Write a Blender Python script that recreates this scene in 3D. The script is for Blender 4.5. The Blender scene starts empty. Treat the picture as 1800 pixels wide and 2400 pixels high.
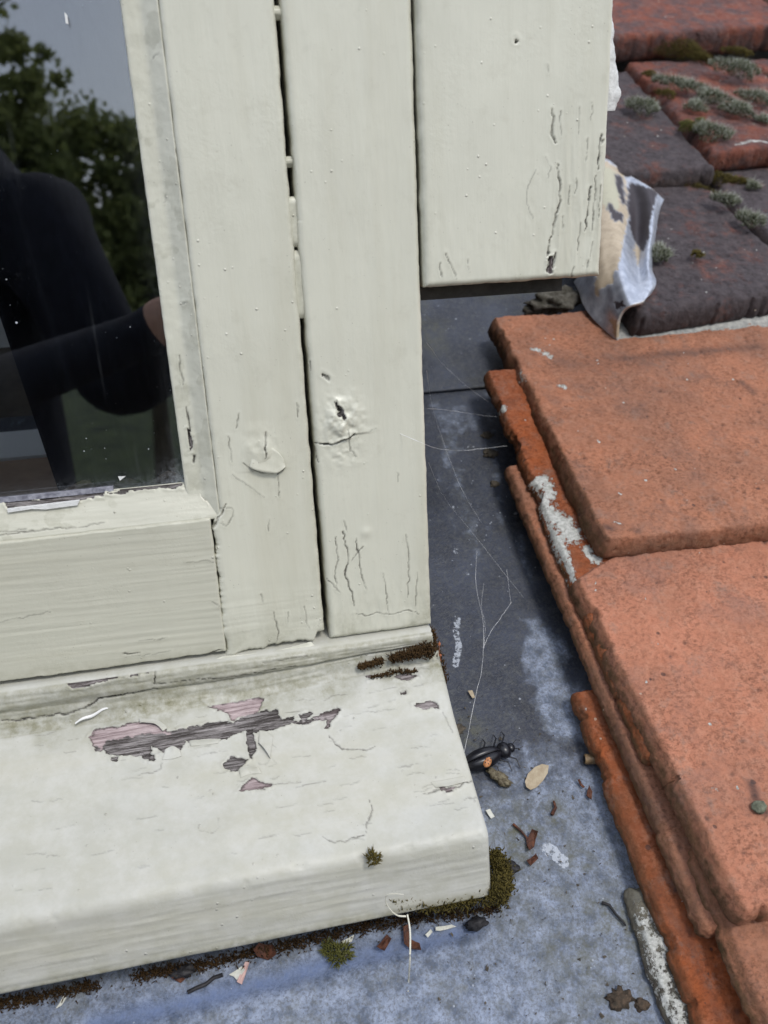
import bpy, bmesh, math, random
import numpy as np
from mathutils import Vector, Matrix
random.seed(7); rng = np.random.default_rng(7)
sc = bpy.context.scene
col = sc.collection

# ------------------------------------------------------------------ camera
F, CX, CY, S = 1950.0, 900.0, 1200.0, 1800/1659
def nrm(v): v = np.array(v, float); return v/np.linalg.norm(v)
_zd = nrm([280, 5500, F]); _x = nrm([11100, -1298, F]); _x = nrm(_x - _zd*np.dot(_x, _zd))
_up = -_zd; _y = np.cross(_up, _x)
if _y[2] < 0: _y = -_y
RW = np.stack([_x, _y, _up], 1)
CAM = np.array([0, -0.45, 0.0])
cd = bpy.data.cameras.new('camera'); cam = bpy.data.objects.new('camera', cd); col.objects.link(cam)
cd.sensor_fit = 'HORIZONTAL'; cd.sensor_width = 36; cd.lens = F/1800*36
cd.clip_start = 0.01; cd.clip_end = 400
right = RW.T@[1, 0, 0]; down = RW.T@[0, 1, 0]; fwd = RW.T@[0, 0, 1]
M = Matrix(((right[0], -down[0], -fwd[0], CAM[0]), (right[1], -down[1], -fwd[1], CAM[1]), (right[2], -down[2], -fwd[2], CAM[2]), (0, 0, 0, 1)))
cam.matrix_world = M
cd.dof.use_dof = True; cd.dof.focus_distance = 0.50; cd.dof.aperture_fstop = 12
sc.camera = cam

# ------------------------------------------------------------------ sky, sun, exposure
SUN_EL, SUN_AZ = 50, 155      # degrees; azimuth of the sun's position, from +Y clockwise
w = bpy.data.worlds.new('World'); sc.world = w; w.use_nodes = True
nt = w.node_tree; nt.nodes.clear()
out = nt.nodes.new('ShaderNodeOutputWorld'); bg = nt.nodes.new('ShaderNodeBackground')
sky = nt.nodes.new('ShaderNodeTexSky'); sky.sky_type = 'NISHITA'; sky.sun_disc = False
sky.sun_elevation = math.radians(SUN_EL); sky.sun_rotation = math.radians(SUN_AZ)
tc = nt.nodes.new('ShaderNodeTexCoord')
nz = nt.nodes.new('ShaderNodeTexNoise'); nz.inputs['Scale'].default_value = 1.6; nz.inputs['Detail'].default_value = 5
rp = nt.nodes.new('ShaderNodeValToRGB')
rp.color_ramp.elements[0].position = 0.3; rp.color_ramp.elements[0].color = (6.2, 6.8, 8.6, 1)
rp.color_ramp.elements[1].position = 0.7; rp.color_ramp.elements[1].color = (9.5, 9.9, 10.6, 1)
mx = nt.nodes.new('ShaderNodeMix'); mx.data_type = 'RGBA'; mx.inputs[0].default_value = 0.8
nt.links.new(tc.outputs['Generated'], nz.inputs['Vector']); nt.links.new(nz.outputs['Fac'], rp.inputs['Fac'])
nt.links.new(sky.outputs[0], mx.inputs[6]); nt.links.new(rp.outputs[0], mx.inputs[7])
nt.links.new(mx.outputs[2], bg.inputs['Color']); bg.inputs['Strength'].default_value = 0.12
nt.links.new(bg.outputs[0], out.inputs[0])
sl = bpy.data.lights.new('sun', 'SUN'); sl.energy = 1.5; sl.angle = math.radians(14); sl.color = (1, .96, .9)
so = bpy.data.objects.new('sun', sl); col.objects.link(so)
az, el = math.radians(SUN_AZ), math.radians(SUN_EL)
sd = Vector((math.sin(az)*math.cos(el), math.cos(az)*math.cos(el), math.sin(el)))
so.rotation_euler = sd.to_track_quat('Z', 'Y').to_euler(); so.location = sd*5
sc.view_settings.view_transform = 'Standard'; sc.view_settings.look = 'None'
sc.view_settings.gamma = 1; sc.view_settings.exposure = 0.39; sc.view_settings.use_curve_mapping = False

# ------------------------------------------------------------------ measuring helpers
def ray(px, py):                       # px, py measured on the photograph at 1659 px width
    return RW.T@nrm([px*S-CX, py*S-CY, F])
def hit(px, py, n, d):
    r = ray(px, py); n = np.array(n, float); return CAM + r*(d - n@CAM)/(n@r)
def PY(px, py, y=0.0): return hit(px, py, (0, 1, 0), y)
TH = math.radians(33); RB = np.array([.113, -.095, -.362])
RV = np.array([0, math.cos(TH), math.sin(TH)]); RN = np.array([0, -math.sin(TH), math.cos(TH)])
def roof_uvw(u, v, wv):
    u, v, wv = np.broadcast_arrays(np.asarray(u, float), np.asarray(v, float), np.asarray(wv, float))
    return RB + u[..., None]*np.array([1., 0, 0]) + v[..., None]*RV + wv[..., None]*RN
def roof_hit(px, py, wv):
    P = hit(px, py, RN, RN@RB + wv); return P[0]-RB[0], (P-RB)@RV
def ruv(pts, wv): return [roof_hit(p[0], p[1], wv) for p in pts]

def _h(i, j, k, s):
    n = (i*374761393 + j*668265263 + k*2147483647*0 + k*1274126177 + s*974711) & 0xFFFFFFFF
    n = ((n ^ (n >> 13))*1274126177) & 0xFFFFFFFF
    n = ((n ^ (n >> 16))*2246822519) & 0xFFFFFFFF
    return ((n ^ (n >> 15)) & 0xFFFF)/65535.0
def vn(P, scale, seed=0):              # value noise, -1..1 ; P (...,3) metres ; scale in cells per metre
    Q = P*np.asarray(scale, float); I = np.floor(Q).astype(np.int64); f = Q-I; f = f*f*(3-2*f)
    r = 0
    for a in (0, 1):
        for b in (0, 1):
            for c in (0, 1):
                wgt = (f[..., 0] if a else 1-f[..., 0])*(f[..., 1] if b else 1-f[..., 1])*(f[..., 2] if c else 1-f[..., 2])
                r = r + wgt*_h(I[..., 0]+a, I[..., 1]+b, I[..., 2]+c, seed)
    return r*2-1
def fbm(P, scale, seed=0, o=4):
    s = 0; a = 1; t = 0; sca = np.asarray(scale, float)
    for k in range(o): s = s+a*vn(P, sca, seed+k*17); t += a; a *= .5; sca = sca*2.03
    return s/t
def sstep(a, b, x): t = np.clip((x-a)/(b-a), 0, 1); return t*t*(3-2*t)
def seg_dist(X, Z, pts):               # distance to a polyline and the parameter along it
    d = np.full(X.shape, 1e9); tt = np.zeros(X.shape); n = len(pts)-1
    for i in range(n):
        ax, az = pts[i]; bx, bz = pts[i+1]; vx, vz = bx-ax, bz-az; L = vx*vx+vz*vz+1e-12
        t = np.clip(((X-ax)*vx+(Z-az)*vz)/L, 0, 1); e = np.hypot(X-ax-t*vx, Z-az-t*vz)
        m = e < d; d = np.where(m, e, d); tt = np.where(m, (i+t)/n, tt)
    return d, tt
def in_poly(X, Z, pts):                # signed distance, negative inside
    c = np.zeros(X.shape, bool); n = len(pts)
    for i in range(n):
        x1, z1 = pts[i]; x2, z2 = pts[(i+1) % n]
        if z1 == z2: continue
        c ^= ((z1 > Z) != (z2 > Z)) & (X < (x2-x1)*(Z-z1)/(z2-z1)+x1)
    d, _ = seg_dist(X, Z, list(pts)+[pts[0]])
    return np.where(c, -d, d)

# ------------------------------------------------------------------ object helpers
def empty(name, loc, label, cat, group=None):
    o = bpy.data.objects.new(name, None); col.objects.link(o); o.location = loc; o.empty_display_size = .02
    o['label'] = label; o['category'] = cat
    if group: o['group'] = group
    return o
def mesh_obj(name, V, Fc, mat, parent=None, loc=None, attrs=None, smooth=True, label=None, cat=None, group=None, kind=None):
    V = np.asarray(V, float)
    o_loc = np.array(parent.location) if parent is not None else None
    if parent is not None and parent.parent is not None: o_loc = o_loc+np.array(parent.parent.location)
    if parent is not None: V = V-o_loc
    elif loc is not None: V = V-np.asarray(loc, float)
    me = bpy.data.meshes.new(name)
    if isinstance(Fc, np.ndarray):
        k = Fc.shape[1]; nF = len(Fc)
        me.vertices.add(len(V)); me.vertices.foreach_set('co', V.ravel())
        me.loops.add(nF*k); me.loops.foreach_set('vertex_index', Fc.astype(np.int32).ravel())
        me.polygons.add(nF); me.polygons.foreach_set('loop_start', np.arange(0, nF*k, k, dtype=np.int32))
        me.polygons.foreach_set('loop_total', np.full(nF, k, np.int32)); me.update(calc_edges=True)
    else:
        me.from_pydata([tuple(v) for v in V], [], Fc); me.update()
    if smooth: me.polygons.foreach_set('use_smooth', np.ones(len(me.polygons), bool))
    if attrs:
        for k2, a in attrs.items():
            at = me.attributes.new(k2, 'FLOAT', 'POINT'); at.data.foreach_set('value', np.asarray(a, np.float32).ravel())
    me.validate()
    if mat: me.materials.append(mat)
    o = bpy.data.objects.new(name, me); col.objects.link(o)
    if parent is not None: o.parent = parent
    elif loc is not None: o.location = loc
    if label: o['label'] = label
    if cat: o['category'] = cat
    if group: o['group'] = group
    if kind: o['kind'] = kind
    return o
def grid_faces(n, m, off=0, closed=False):
    i = np.arange(n-1); j = np.arange(m if closed else m-1); I, J = np.meshgrid(i, j, indexing='ij'); J2 = (J+1) % m
    return (np.stack([I*m+J, (I+1)*m+J, (I+1)*m+J2, I*m+J2], -1).reshape(-1, 4)+off)
def axis(parts):                       # [(start, end, step), ...] -> one increasing coordinate list
    r = []
    for a, b, s in parts:
        n = max(1, int(round(abs(b-a)/s))); r += list(a+(b-a)*np.arange(n)/n)
    r.append(parts[-1][1]); return np.array(r)

# ------------------------------------------------------------------ material helpers
class NB:
    def __init__(self, name):
        self.m = bpy.data.materials.new(name); self.m.use_nodes = True; self.t = self.m.node_tree
        self.t.nodes.clear(); self.out = self.N('ShaderNodeOutputMaterial'); self.p = self.N('ShaderNodeBsdfPrincipled')
        self.L(self.p.outputs[0], self.out.inputs[0]); self.tc = self.N('ShaderNodeTexCoord'); self.co = self.tc.outputs['Object']
    def N(self, t): return self.t.nodes.new(t)
    def L(self, a, b): self.t.links.new(a, b)
    def put(self, sock, v):
        if hasattr(v, 'is_output') or isinstance(v, bpy.types.NodeSocket): self.L(v, sock)
        else: sock.default_value = v
    def scale(self, s, src=None):
        n = self.N('ShaderNodeMapping'); self.L(src or self.co, n.inputs[0]); n.inputs['Scale'].default_value = s; return n.outputs[0]
    def noise(self, s, d=4, r=.55, vec=None, dist=0):
        n = self.N('ShaderNodeTexNoise'); self.L(vec or self.co, n.inputs['Vector']); n.inputs['Scale'].default_value = s
        n.inputs['Detail'].default_value = d; n.inputs['Roughness'].default_value = r; n.inputs['Distortion'].default_value = dist; return n.outputs['Fac']
    def voro(self, s, feat='F1', vec=None, rnd=1):
        n = self.N('ShaderNodeTexVoronoi'); self.L(vec or self.co, n.inputs['Vector']); n.inputs['Scale'].default_value = s; n.feature = feat
        n.inputs['Randomness'].default_value = rnd; return n.outputs['Distance'], n.outputs['Color'] if feat != 'DISTANCE_TO_EDGE' else None
    def ramp(self, f, a, b, c0=(0, 0, 0, 1), c1=(1, 1, 1, 1)):
        n = self.N('ShaderNodeValToRGB'); self.L(f, n.inputs[0]); e = n.color_ramp.elements
        e[0].position = a; e[1].position = b; e[0].color = c0; e[1].color = c1; return n.outputs[0]
    def mapr(self, f, a, b, c=0., d=1.):
        n = self.N('ShaderNodeMapRange'); self.L(f, n.inputs[0]); n.inputs[1].default_value = a; n.inputs[2].default_value = b
        n.inputs[3].default_value = c; n.inputs[4].default_value = d; return n.outputs[0]
    def mix(self, f, a, b, mode='MIX'):
        n = self.N('ShaderNodeMix'); n.data_type = 'RGBA'; n.blend_type = mode
        self.put(n.inputs[0], f); self.put(n.inputs[6], a); self.put(n.inputs[7], b); return n.outputs[2]
    def math(self, op, a, b=0., clamp=False):
        n = self.N('ShaderNodeMath'); n.operation = op; n.use_clamp = clamp; self.put(n.inputs[0], a); self.put(n.inputs[1], b); return n.outputs[0]
    def attr(self, name):
        n = self.N('ShaderNodeAttribute'); n.attribute_name = name; return n.outputs['Fac']
    def bump(self, h, dist, strength=1., nor=None):
        n = self.N('ShaderNodeBump'); self.L(h, n.inputs['Height']); n.inputs['Distance'].default_value = dist
        n.inputs['Strength'].default_value = strength
        if nor: self.L(nor, n.inputs['Normal'])
        self.L(n.outputs[0], self.p.inputs['Normal']); return n.outputs[0]
    def done(self, c, rough=.5, spec=.5, metal=0.):
        self.put(self.p.inputs['Base Color'], c); self.put(self.p.inputs['Roughness'], rough)
        self.put(self.p.inputs['Specular IOR Level'], spec); self.p.inputs['Metallic'].default_value = metal; return self.m
def C4(r, g, b): return (r, g, b, 1)

def paint_mat(name, base, grain, chalk=0., speck=.5):
    b = NB(name)
    big = b.noise(14, 4, .6); c = b.mix(b.mapr(big, .35, .65), base, [x*.93 for x in base[:3]]+[1])
    gv = b.scale(grain); g = b.noise(60, 5, .6, gv)
    c = b.mix(b.math('MULTIPLY', b.mapr(g, .5, .75), .12), c, C4(.42, .42, .33))
    if chalk:
        ch = b.noise(55, 6, .7); c = b.mix(b.math('MULTIPLY', b.mapr(ch, .4, .62), chalk), c, C4(.56, .558, .53))
        ch2 = b.noise(24, 6, .7); c = b.mix(b.math('MULTIPLY', b.mapr(ch2, .5, .7), chalk*.8), c, C4(.38, .385, .35))
    gr = b.noise(30, 5, .65, b.scale((1, 1, .12) if grain[0] >= 1 else (.12, 1, 1))); c = b.mix(b.math('MULTIPLY', b.mapr(gr, .48, .72), .30), c, C4(.43, .40, .29))
    gr2 = b.noise(75, 6, .75); c = b.mix(b.math('MULTIPLY', b.mapr(gr2, .55, .72), .22), c, C4(.36, .34, .26))
    sp, sc_ = b.voro(330); dots = b.math('LESS_THAN', sp, .09); sel = b.mapr(b.noise(45, 3), .52, .6)
    c = b.mix(b.math('MULTIPLY', b.math('MULTIPLY', dots, sel), speck), c, C4(.2, .18, .14))
    # green algae and dirt film given by the mesh, bare wood, primer and dark cracks too
    fine = b.noise(900, 3, .6)
    c = b.mix(b.math('MULTIPLY', b.attr('algae'), b.mapr(b.noise(160, 5, .7), .3, .65)), c, C4(.17, .16, .085))
    wv = b.noise(520, 6, .8, b.scale((.07, 1, 1) if grain[0] < 1 else (1, 1, .07)))
    wood = b.ramp(wv, .44, .68, C4(.032, .025, .022), C4(.40, .37, .36))
    pink = b.mix(b.mapr(wv, .36, .62), C4(.17, .12, .12), C4(.52, .42, .415))
    pk = b.math('MULTIPLY', b.attr('pink'), 1.0)
    bare = b.mix(pk, wood, pink)
    bm = b.math('GREATER_THAN', b.math('ADD', b.attr('bare'), b.math('MULTIPLY', b.math('SUBTRACT', fine, .5), .25)), .5)
    c = b.mix(bm, c, bare)
    c = b.mix(b.math('MULTIPLY', b.attr('crack'), b.mapr(fine, .3, .5, .65, 1.)), c, C4(.02, .016, .012))
    h = b.math('ADD', b.math('MULTIPLY', g, .5), b.math('MULTIPLY', b.math('MULTIPLY', b.noise(380, 4, .65), b.mapr(b.noise(20, 3), .45, .75)), .35))
    vb, _ = b.voro(150); blob = b.mapr(vb, .0, .12, 1, 0); bs = b.mapr(b.noise(30, 2), .5, .62)
    h = b.math('ADD', h, b.math('MULTIPLY', b.math('MULTIPLY', blob, bs), .7))
    h = b.math('ADD', h, b.math('MULTIPLY', b.math('MULTIPLY', wv, bm), .8))
    b.bump(h, .0009, 1.)
    rgh = b.mix(bm, C4(.36+.25*chalk, 0, 0), C4(.8, 0, 0)); s = b.N('ShaderNodeSeparateColor'); b.L(rgh, s.inputs[0])
    return b.done(c, s.outputs[0], .45)
PAINT_V = paint_mat('old_cream_paint_upright', C4(.61, .602, .502), (1, 1, .10))
PAINT_H = paint_mat('old_cream_paint_level', C4(.52, .51, .42), (.06, 1, 1.3))
PAINT_S = paint_mat('weathered_sill_paint', C4(.430, .424, .362), (.10, 1, 1), chalk=.42)

def simple_mat(name, c0, c1, s=80, rough=.7, bump=.0005, d=5, spec=.4, lo=.35, hi=.65):
    b = NB(name); n = b.noise(s, d, .65); c = b.mix(b.mapr(n, lo, hi), c0, c1); b.bump(b.noise(s*4, 4, .6), bump, .8); return b.done(c, rough, spec)

def tile_mat(name, base, dark, soot, pale=.25, lich=.4, pit=1.):
    b = NB(name)
    n1 = b.noise(18, 5, .62); n2 = b.noise(120, 6, .7); n3 = b.noise(430, 6, .8, b.scale((.75, 1, 1)))
    c = b.mix(b.mapr(n1, .35, .65), base, dark)
    c = b.mix(b.math('MULTIPLY', b.mapr(n2, .45, .7), pale), c, C4(.60, .33, .22))
    c = b.mix(b.math('MULTIPLY', b.mapr(n3, .47, .60), b.mapr(b.noise(40, 3), .38, .62, .35, .85)), c, [x*.40 for x in base[:3]]+[1])
    gm = b.mapr(b.noise(35, 4, .6), .4, .62); c = b.mix(b.math('MULTIPLY', b.mapr(b.noise(16, 6, .7), .50, .68), .55), c, [base[0]*.52, base[1]*.72, base[2]*.95, 1]); c = b.mix(b.math('MULTIPLY', b.mapr(b.noise(60, 5, .75), .56, .70), .45), c, C4(.20, .155, .13))
    so_ = b.math('ADD', b.math('MULTIPLY', b.mapr(b.noise(32, 7, .72), .60-.3*soot, .72-.25*soot), .92*min(1, soot*1.25)), 0)
    c = b.mix(so_, c, b.mix(b.mapr(n2, .3, .7), C4(.030, .028, .032), C4(.095, .085, .09)))
    c = b.mix(b.math('MULTIPLY', b.attr('soot'), b.mapr(n2, .25, .6, .4, 1.)), c, C4(.035, .03, .032))
    # skirt of the tile: brown algae
    c = b.mix(b.math('MULTIPLY', b.attr('side'), b.mapr(b.noise(140, 5, .7), .3, .6, .35, .95)), c, b.mix(b.mapr(n1, .35, .65), C4(.060, .042, .018), C4(.15, .080, .038)))
    # white lichen drawn by the mesh, ragged at its edge, and small pale crumbs
    lm = b.math('GREATER_THAN', b.math('MULTIPLY', b.math('MINIMUM', b.math('MULTIPLY', b.attr('lichen'), 4), 1), b.math('ADD', b.attr('lichen'), b.math('MULTIPLY', b.math('SUBTRACT', b.noise(230, 7, .85), .5), 3.0))), .62)
    c = b.mix(lm, c, b.mix(b.mapr(n3, .3, .6), C4(.30, .31, .27), C4(.68, .68, .64)))
    v, vc = b.voro(120); s2 = b.math('LESS_THAN', v, b.math('MULTIPLY', b.mapr(b.noise(70, 2), .55, .75), .16))
    c = b.mix(b.math('MULTIPLY', s2, lich), c, C4(.62, .56, .45))
    v2, _ = b.voro(95, vec=b.scale((1, 1, 1.01))); p2 = b.math('LESS_THAN', v2, b.math('MULTIPLY', b.mapr(b.noise(50, 2), .5, .7), .17))
    c = b.mix(b.math('MULTIPLY', p2, .65*pit), c, C4(.05, .035, .035))
    h = b.math('ADD', b.math('MULTIPLY', n2, .8), b.math('MULTIPLY', n3, .5)); h = b.math('SUBTRACT', h, b.math('MULTIPLY', b.mapr(v2, .05, .22, 1, 0), .35*pit))
    h = b.math('ADD', h, b.math('MULTIPLY', lm, .3)); b.bump(h, .0030, 1.)
    return b.done(c, .85, .25)
T_OR = tile_mat('clay_tile_orange', C4(.45, .188, .105), C4(.31, .145, .090), .16)
T_PK = tile_mat('clay_tile_salmon', C4(.53, .218, .130), C4(.42, .180, .108), .06, pale=.35)
T_RD = tile_mat('clay_tile_bright_edge', C4(.40, .105, .032), C4(.27, .085, .038), .22)
T_DK = tile_mat('clay_tile_sooty', C4(.20, .078, .058), C4(.12, .050, .042), .98, pale=.1, lich=.7)
T_RS = tile_mat('clay_tile_dull_red', C4(.25, .075, .045), C4(.15, .052, .038), .60, pale=.12, lich=.8)
T_LI = tile_mat('clay_tile_lichened', C4(.24, .22, .17), C4(.13, .12, .09), .40, pale=.0, lich=1.)

def lead_mat(name, darker=0.):
    b = NB(name)
    n1 = b.noise(22, 6, .7); n2 = b.noise(90, 6, .75); n3 = b.noise(600, 4, .7)
    pale = b.attr('pale')
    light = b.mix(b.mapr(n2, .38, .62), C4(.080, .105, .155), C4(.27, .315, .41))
    dark = b.mix(b.mapr(n1, .35, .65), C4(.008, .011, .021), C4(.042, .052, .080))  # dark tone stands in for shade and dark reflections on the upper lead
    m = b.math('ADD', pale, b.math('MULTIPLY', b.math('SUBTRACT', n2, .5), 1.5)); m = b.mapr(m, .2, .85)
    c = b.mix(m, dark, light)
    c = b.mix(b.math('MULTIPLY', b.mapr(n3, .48, .62), .6), c, C4(.06, .062, .065)); n4 = b.noise(230, 6, .8); c = b.mix(b.math('MULTIPLY', b.mapr(n4, .5, .66), .5), c, C4(.10, .105, .10)); c = b.mix(b.math('MULTIPLY', b.math('MULTIPLY', b.mapr(b.noise(34, 6, .75), .52, .68), .5), pale), c, C4(.12, .12, .085))
    c = b.mix(b.math('MULTIPLY', b.attr('algae'), b.mapr(b.noise(130, 6, .75), .38, .62)), c, C4(.085, .085, .05))
    c = b.mix(b.math('MULTIPLY', b.attr('blue'), b.mapr(n2, .3, .6, .4, 1)), c, C4(.10, .145, .27))
    wm = b.math('GREATER_THAN', b.math('ADD', b.attr('white'), b.math('MULTIPLY', b.math('SUBTRACT', b.noise(330, 6, .8), .5), 1.3)), .6)
    c = b.mix(b.math('MULTIPLY', wm, .7), c, C4(.50, .54, .60))
    v, _ = b.voro(210); s = b.math('LESS_THAN', v, b.math('MULTIPLY', b.mapr(b.noise(60, 3), .5, .75), .2)); c = b.mix(b.math('MULTIPLY', s, .55), c, C4(.42, .45, .50))
    v, _ = b.voro(170, vec=b.scale((1.02, 1, 1))); s = b.math('LESS_THAN', v, b.math('MULTIPLY', b.mapr(b.noise(50, 3), .55, .75), .16)); c = b.mix(b.math('MULTIPLY', s, .7), c, C4(.02, .02, .025))
    b.bump(b.math('ADD', n2, b.math('MULTIPLY', n3, .8)), .0010, .9)
    return b.done(c, b.mapr(n2, .3, .7, .38, .62), .5)
LEAD = lead_mat('weathered_shaded_lead')

# ------------------------------------------------------------------ generic builders
def wear(X, Z, P, cracks=(), peels=(), pinks=(), algae=None):
    """X, Z surface coordinates; cracks [(pts, width, depth)], peels [(pts, raised)], in those coordinates."""
    crack = np.zeros(X.shape); bare = np.zeros(X.shape); pink = np.zeros(X.shape); dep = np.zeros(X.shape)
    jx = fbm(P, 300, 5, 5)*.0013; jz = fbm(P, 300, 91, 5)*.0013
    Xj, Zj = X+jx, Z+jz; wob = fbm(P, 700, 33, 2); brk = fbm(P, 170, 57, 3)
    for pts, wd, dp in cracks:
        d, t = seg_dist(Xj, Zj, pts)
        prof = np.clip(np.minimum(t, 1-t)*6, .3, 1); w2 = wd*prof*(1+.6*wob)
        inten = min(1., wd/.00105)*(.55+.6*sstep(-.45, .25, brk))
        m = (1-sstep(w2*.28, w2*.28+.00038, d))*np.clip(inten, 0, 1)
        crack = np.maximum(crack, m); dep = dep-dp*m
        lip = np.exp(-((d-wd*.9)/.0008)**2); dep = dep+.00012*lip
    for pts, pk in peels:
        sd_ = in_poly(Xj+fbm(P*np.array([.35, 1, 1]), 700, 7, 3)*.0014, Zj+fbm(P*np.array([.35, 1, 1]), 700, 8, 3)*.0014, pts)
        m = 1-sstep(-.0002, .0002, sd_); bare = np.maximum(bare, m)
        pink = np.maximum(pink, m*pk) if pk > 0 else np.where(m > .5, np.minimum(pink, 0), pink)
        dep = dep-.0007*m; edge = np.exp(-((sd_+.0003)/.0004)**2); crack = np.maximum(crack, .7*edge*(brk > -.15)); dep = dep+.0005*np.exp(-((sd_-.0007)/.0006)**2)*(wob > -.3)
    for pts in pinks:
        sd_ = in_poly(Xj, Zj, pts); m = (1-sstep(-.0002, .0002, sd_))*bare; pink = np.maximum(pink, m)
    al = np.zeros(X.shape) if algae is None else algae(X, Z, P)
    return dict(crack=crack, bare=bare, pink=pink, algae=al), dep

def face_slab(name, xs, zs, y0, depth, mat, parent, r=.003, edge_wob=.0006, relief=.0003, cracks=(), peels=(), pinks=(), algae=None,
              relief_scale=(60, 60, 20), extra=None, seed=0, shape=None, label=None):
    """an upright board: dense front face in x, z at depth y0, rounded arrises, real thickness"""
    X, Z = np.meshgrid(xs, zs, indexing='ij'); x0, x1, z0, z1 = xs[0], xs[-1], zs[0], zs[-1]
    P = np.stack([X, np.full(X.shape, seed*.37), Z], -1)
    dE = np.minimum(np.minimum(X-x0, x1-X), np.minimum(Z-z0, z1-Z))
    rr = np.clip(1-dE/r, 0, 1); back = r*(1-np.sqrt(np.clip(1-rr**2, 0, 1)))
    at, dep = wear(X, Z, P, cracks, peels, pinks, algae)
    dep = dep*sstep(0, .0006, dE)
    y = y0+back-(relief*fbm(P, relief_scale, seed, 4)+dep)
    if extra is not None: y = y-extra(X, Z, P)
    wob = fbm(P*np.array([1, 1, 1]), 130, seed+50, 4)*edge_wob
    mX = np.where(X-x0 < .004, 1-(X-x0)/.004, 0)+np.where(x1-X < .004, 1-(x1-X)/.004, 0)
    mZ = np.where(Z-z0 < .004, 1-(Z-z0)/.004, 0)+np.where(z1-Z < .004, 1-(z1-Z)/.004, 0)
    Xd = X+wob*np.clip(mX, 0, 1); Zd = Z+wob*np.clip(mZ, 0, 1)
    if shape is not None: Xd, Zd = shape(Xd, Zd)
    V = np.stack([Xd, y, Zd], -1); n, m = X.shape
    Vf = V.reshape(-1, 3); Fc = grid_faces(n, m)
    # skirt
    idx = np.concatenate([np.arange(n)*m, (n-1)*m+np.arange(1, m), (np.arange(n-2, -1, -1))*m+m-1, np.arange(m-2, 0, -1)])
    k = len(idx); ring = Vf[idx]; rows = []
    for q in (.0, .004, .5, 1.):
        t = ring.copy(); t[:, 1] = ring[:, 1]+depth*q if q > .01 else ring[:, 1]+.002; rows.append(t)
    rows[1][:, 1] = ring[:, 1]+.004
    base = len(Vf); Vs = np.concatenate(rows[1:]+[]); fs = []
    allidx = [idx]+[base+i*k+np.arange(k) for i in range(3)]
    for a, b_ in zip(allidx[:-1], allidx[1:]):
        fs.append(np.stack([a, b_, np.roll(b_, -1), np.roll(a, -1)], -1))
    Fc = np.concatenate([Fc]+fs); Vall = np.concatenate([Vf, Vs])
    # close the back with a few quads between opposite points
    at2 = {}
    for kk, a in at.items():
        f = a.ravel(); at2[kk] = np.concatenate([f, np.tile(f[idx]*(0 if kk != 'algae' else 1), 3)])
    return mesh_obj(name, Vall, Fc, mat, parent, attrs=at2, label=label)

def sweep(name, xs, prof, mat, parent, end_r=.006, surf=None, attrs_fn=None, closed=True, label=None, axis_i=0):
    """profile [(y, z)...] dense, swept along x (axis_i=0) or, for [(x, y)...], along z (axis_i=2)"""
    prof = np.asarray(prof, float); n, m = len(xs), len(prof)
    tg = np.roll(prof, -1, 0)-np.roll(prof, 1, 0)
    if not closed: tg[0] = prof[1]-prof[0]; tg[-1] = prof[-1]-prof[-2]
    nr = np.stack([tg[:, 1], -tg[:, 0]], 1); nr /= np.linalg.norm(nr, axis=1, keepdims=True)+1e-12
    cen = prof.mean(0)
    if ((prof-cen)*nr).sum() < 0: nr = -nr
    A = np.broadcast_to(xs[:, None], (n, m)); a = np.broadcast_to(prof[None, :, 0], (n, m)); b_ = np.broadcast_to(prof[None, :, 1], (n, m))
    P = np.stack([A, a, b_], -1) if axis_i == 0 else np.stack([a, b_, A], -1)
    arc = np.concatenate([[0], np.cumsum(np.linalg.norm(np.diff(prof, axis=0), axis=1))]); ARC = np.broadcast_to(arc[None], (n, m))
    dE = xs[-1]-A; rr = np.clip(1-dE/end_r, 0, 1); off = -end_r*(1-np.sqrt(np.clip(1-rr**2, 0, 1)))*.9
    at = {}
    if surf is not None: o2, at = surf(A, ARC, P); off = off+o2*sstep(0, .001, dE+.0002)
    Na = np.broadcast_to(nr[None, :, 0], (n, m)); Nb = np.broadcast_to(nr[None, :, 1], (n, m))
    a2, b2 = a+off*Na, b_+off*Nb
    V = (np.stack([A, a2, b2], -1) if axis_i == 0 else np.stack([a2, b2, A], -1)).reshape(-1, 3)
    Fc = grid_faces(n, m, closed=closed)
    caps = []
    if closed:
        c0 = V[:m].mean(0); c1 = V[-m:].mean(0); V = np.concatenate([V, [c0, c1]]); j = np.arange(m)
        caps = [np.stack([np.full(m, n*m), j, (j+1) % m, (j+1) % m], -1), np.stack([np.full(m, n*m+1), (n-1)*m+j, (n-1)*m+(j+1) % m, (n-1)*m+(j+1) % m], -1)]
        tris = [tuple(int(q) for q in f[:3]) for c_ in caps for f in c_]
        Fl = [tuple(map(int, f)) for f in Fc]+tris
    else: Fl = Fc
    if at: at = {k: np.concatenate([v.ravel(), [0, 0]]) if closed else v.ravel() for k, v in at.items()}
    return mesh_obj(name, V, Fl, mat, parent, attrs=at or None, label=label)

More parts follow.
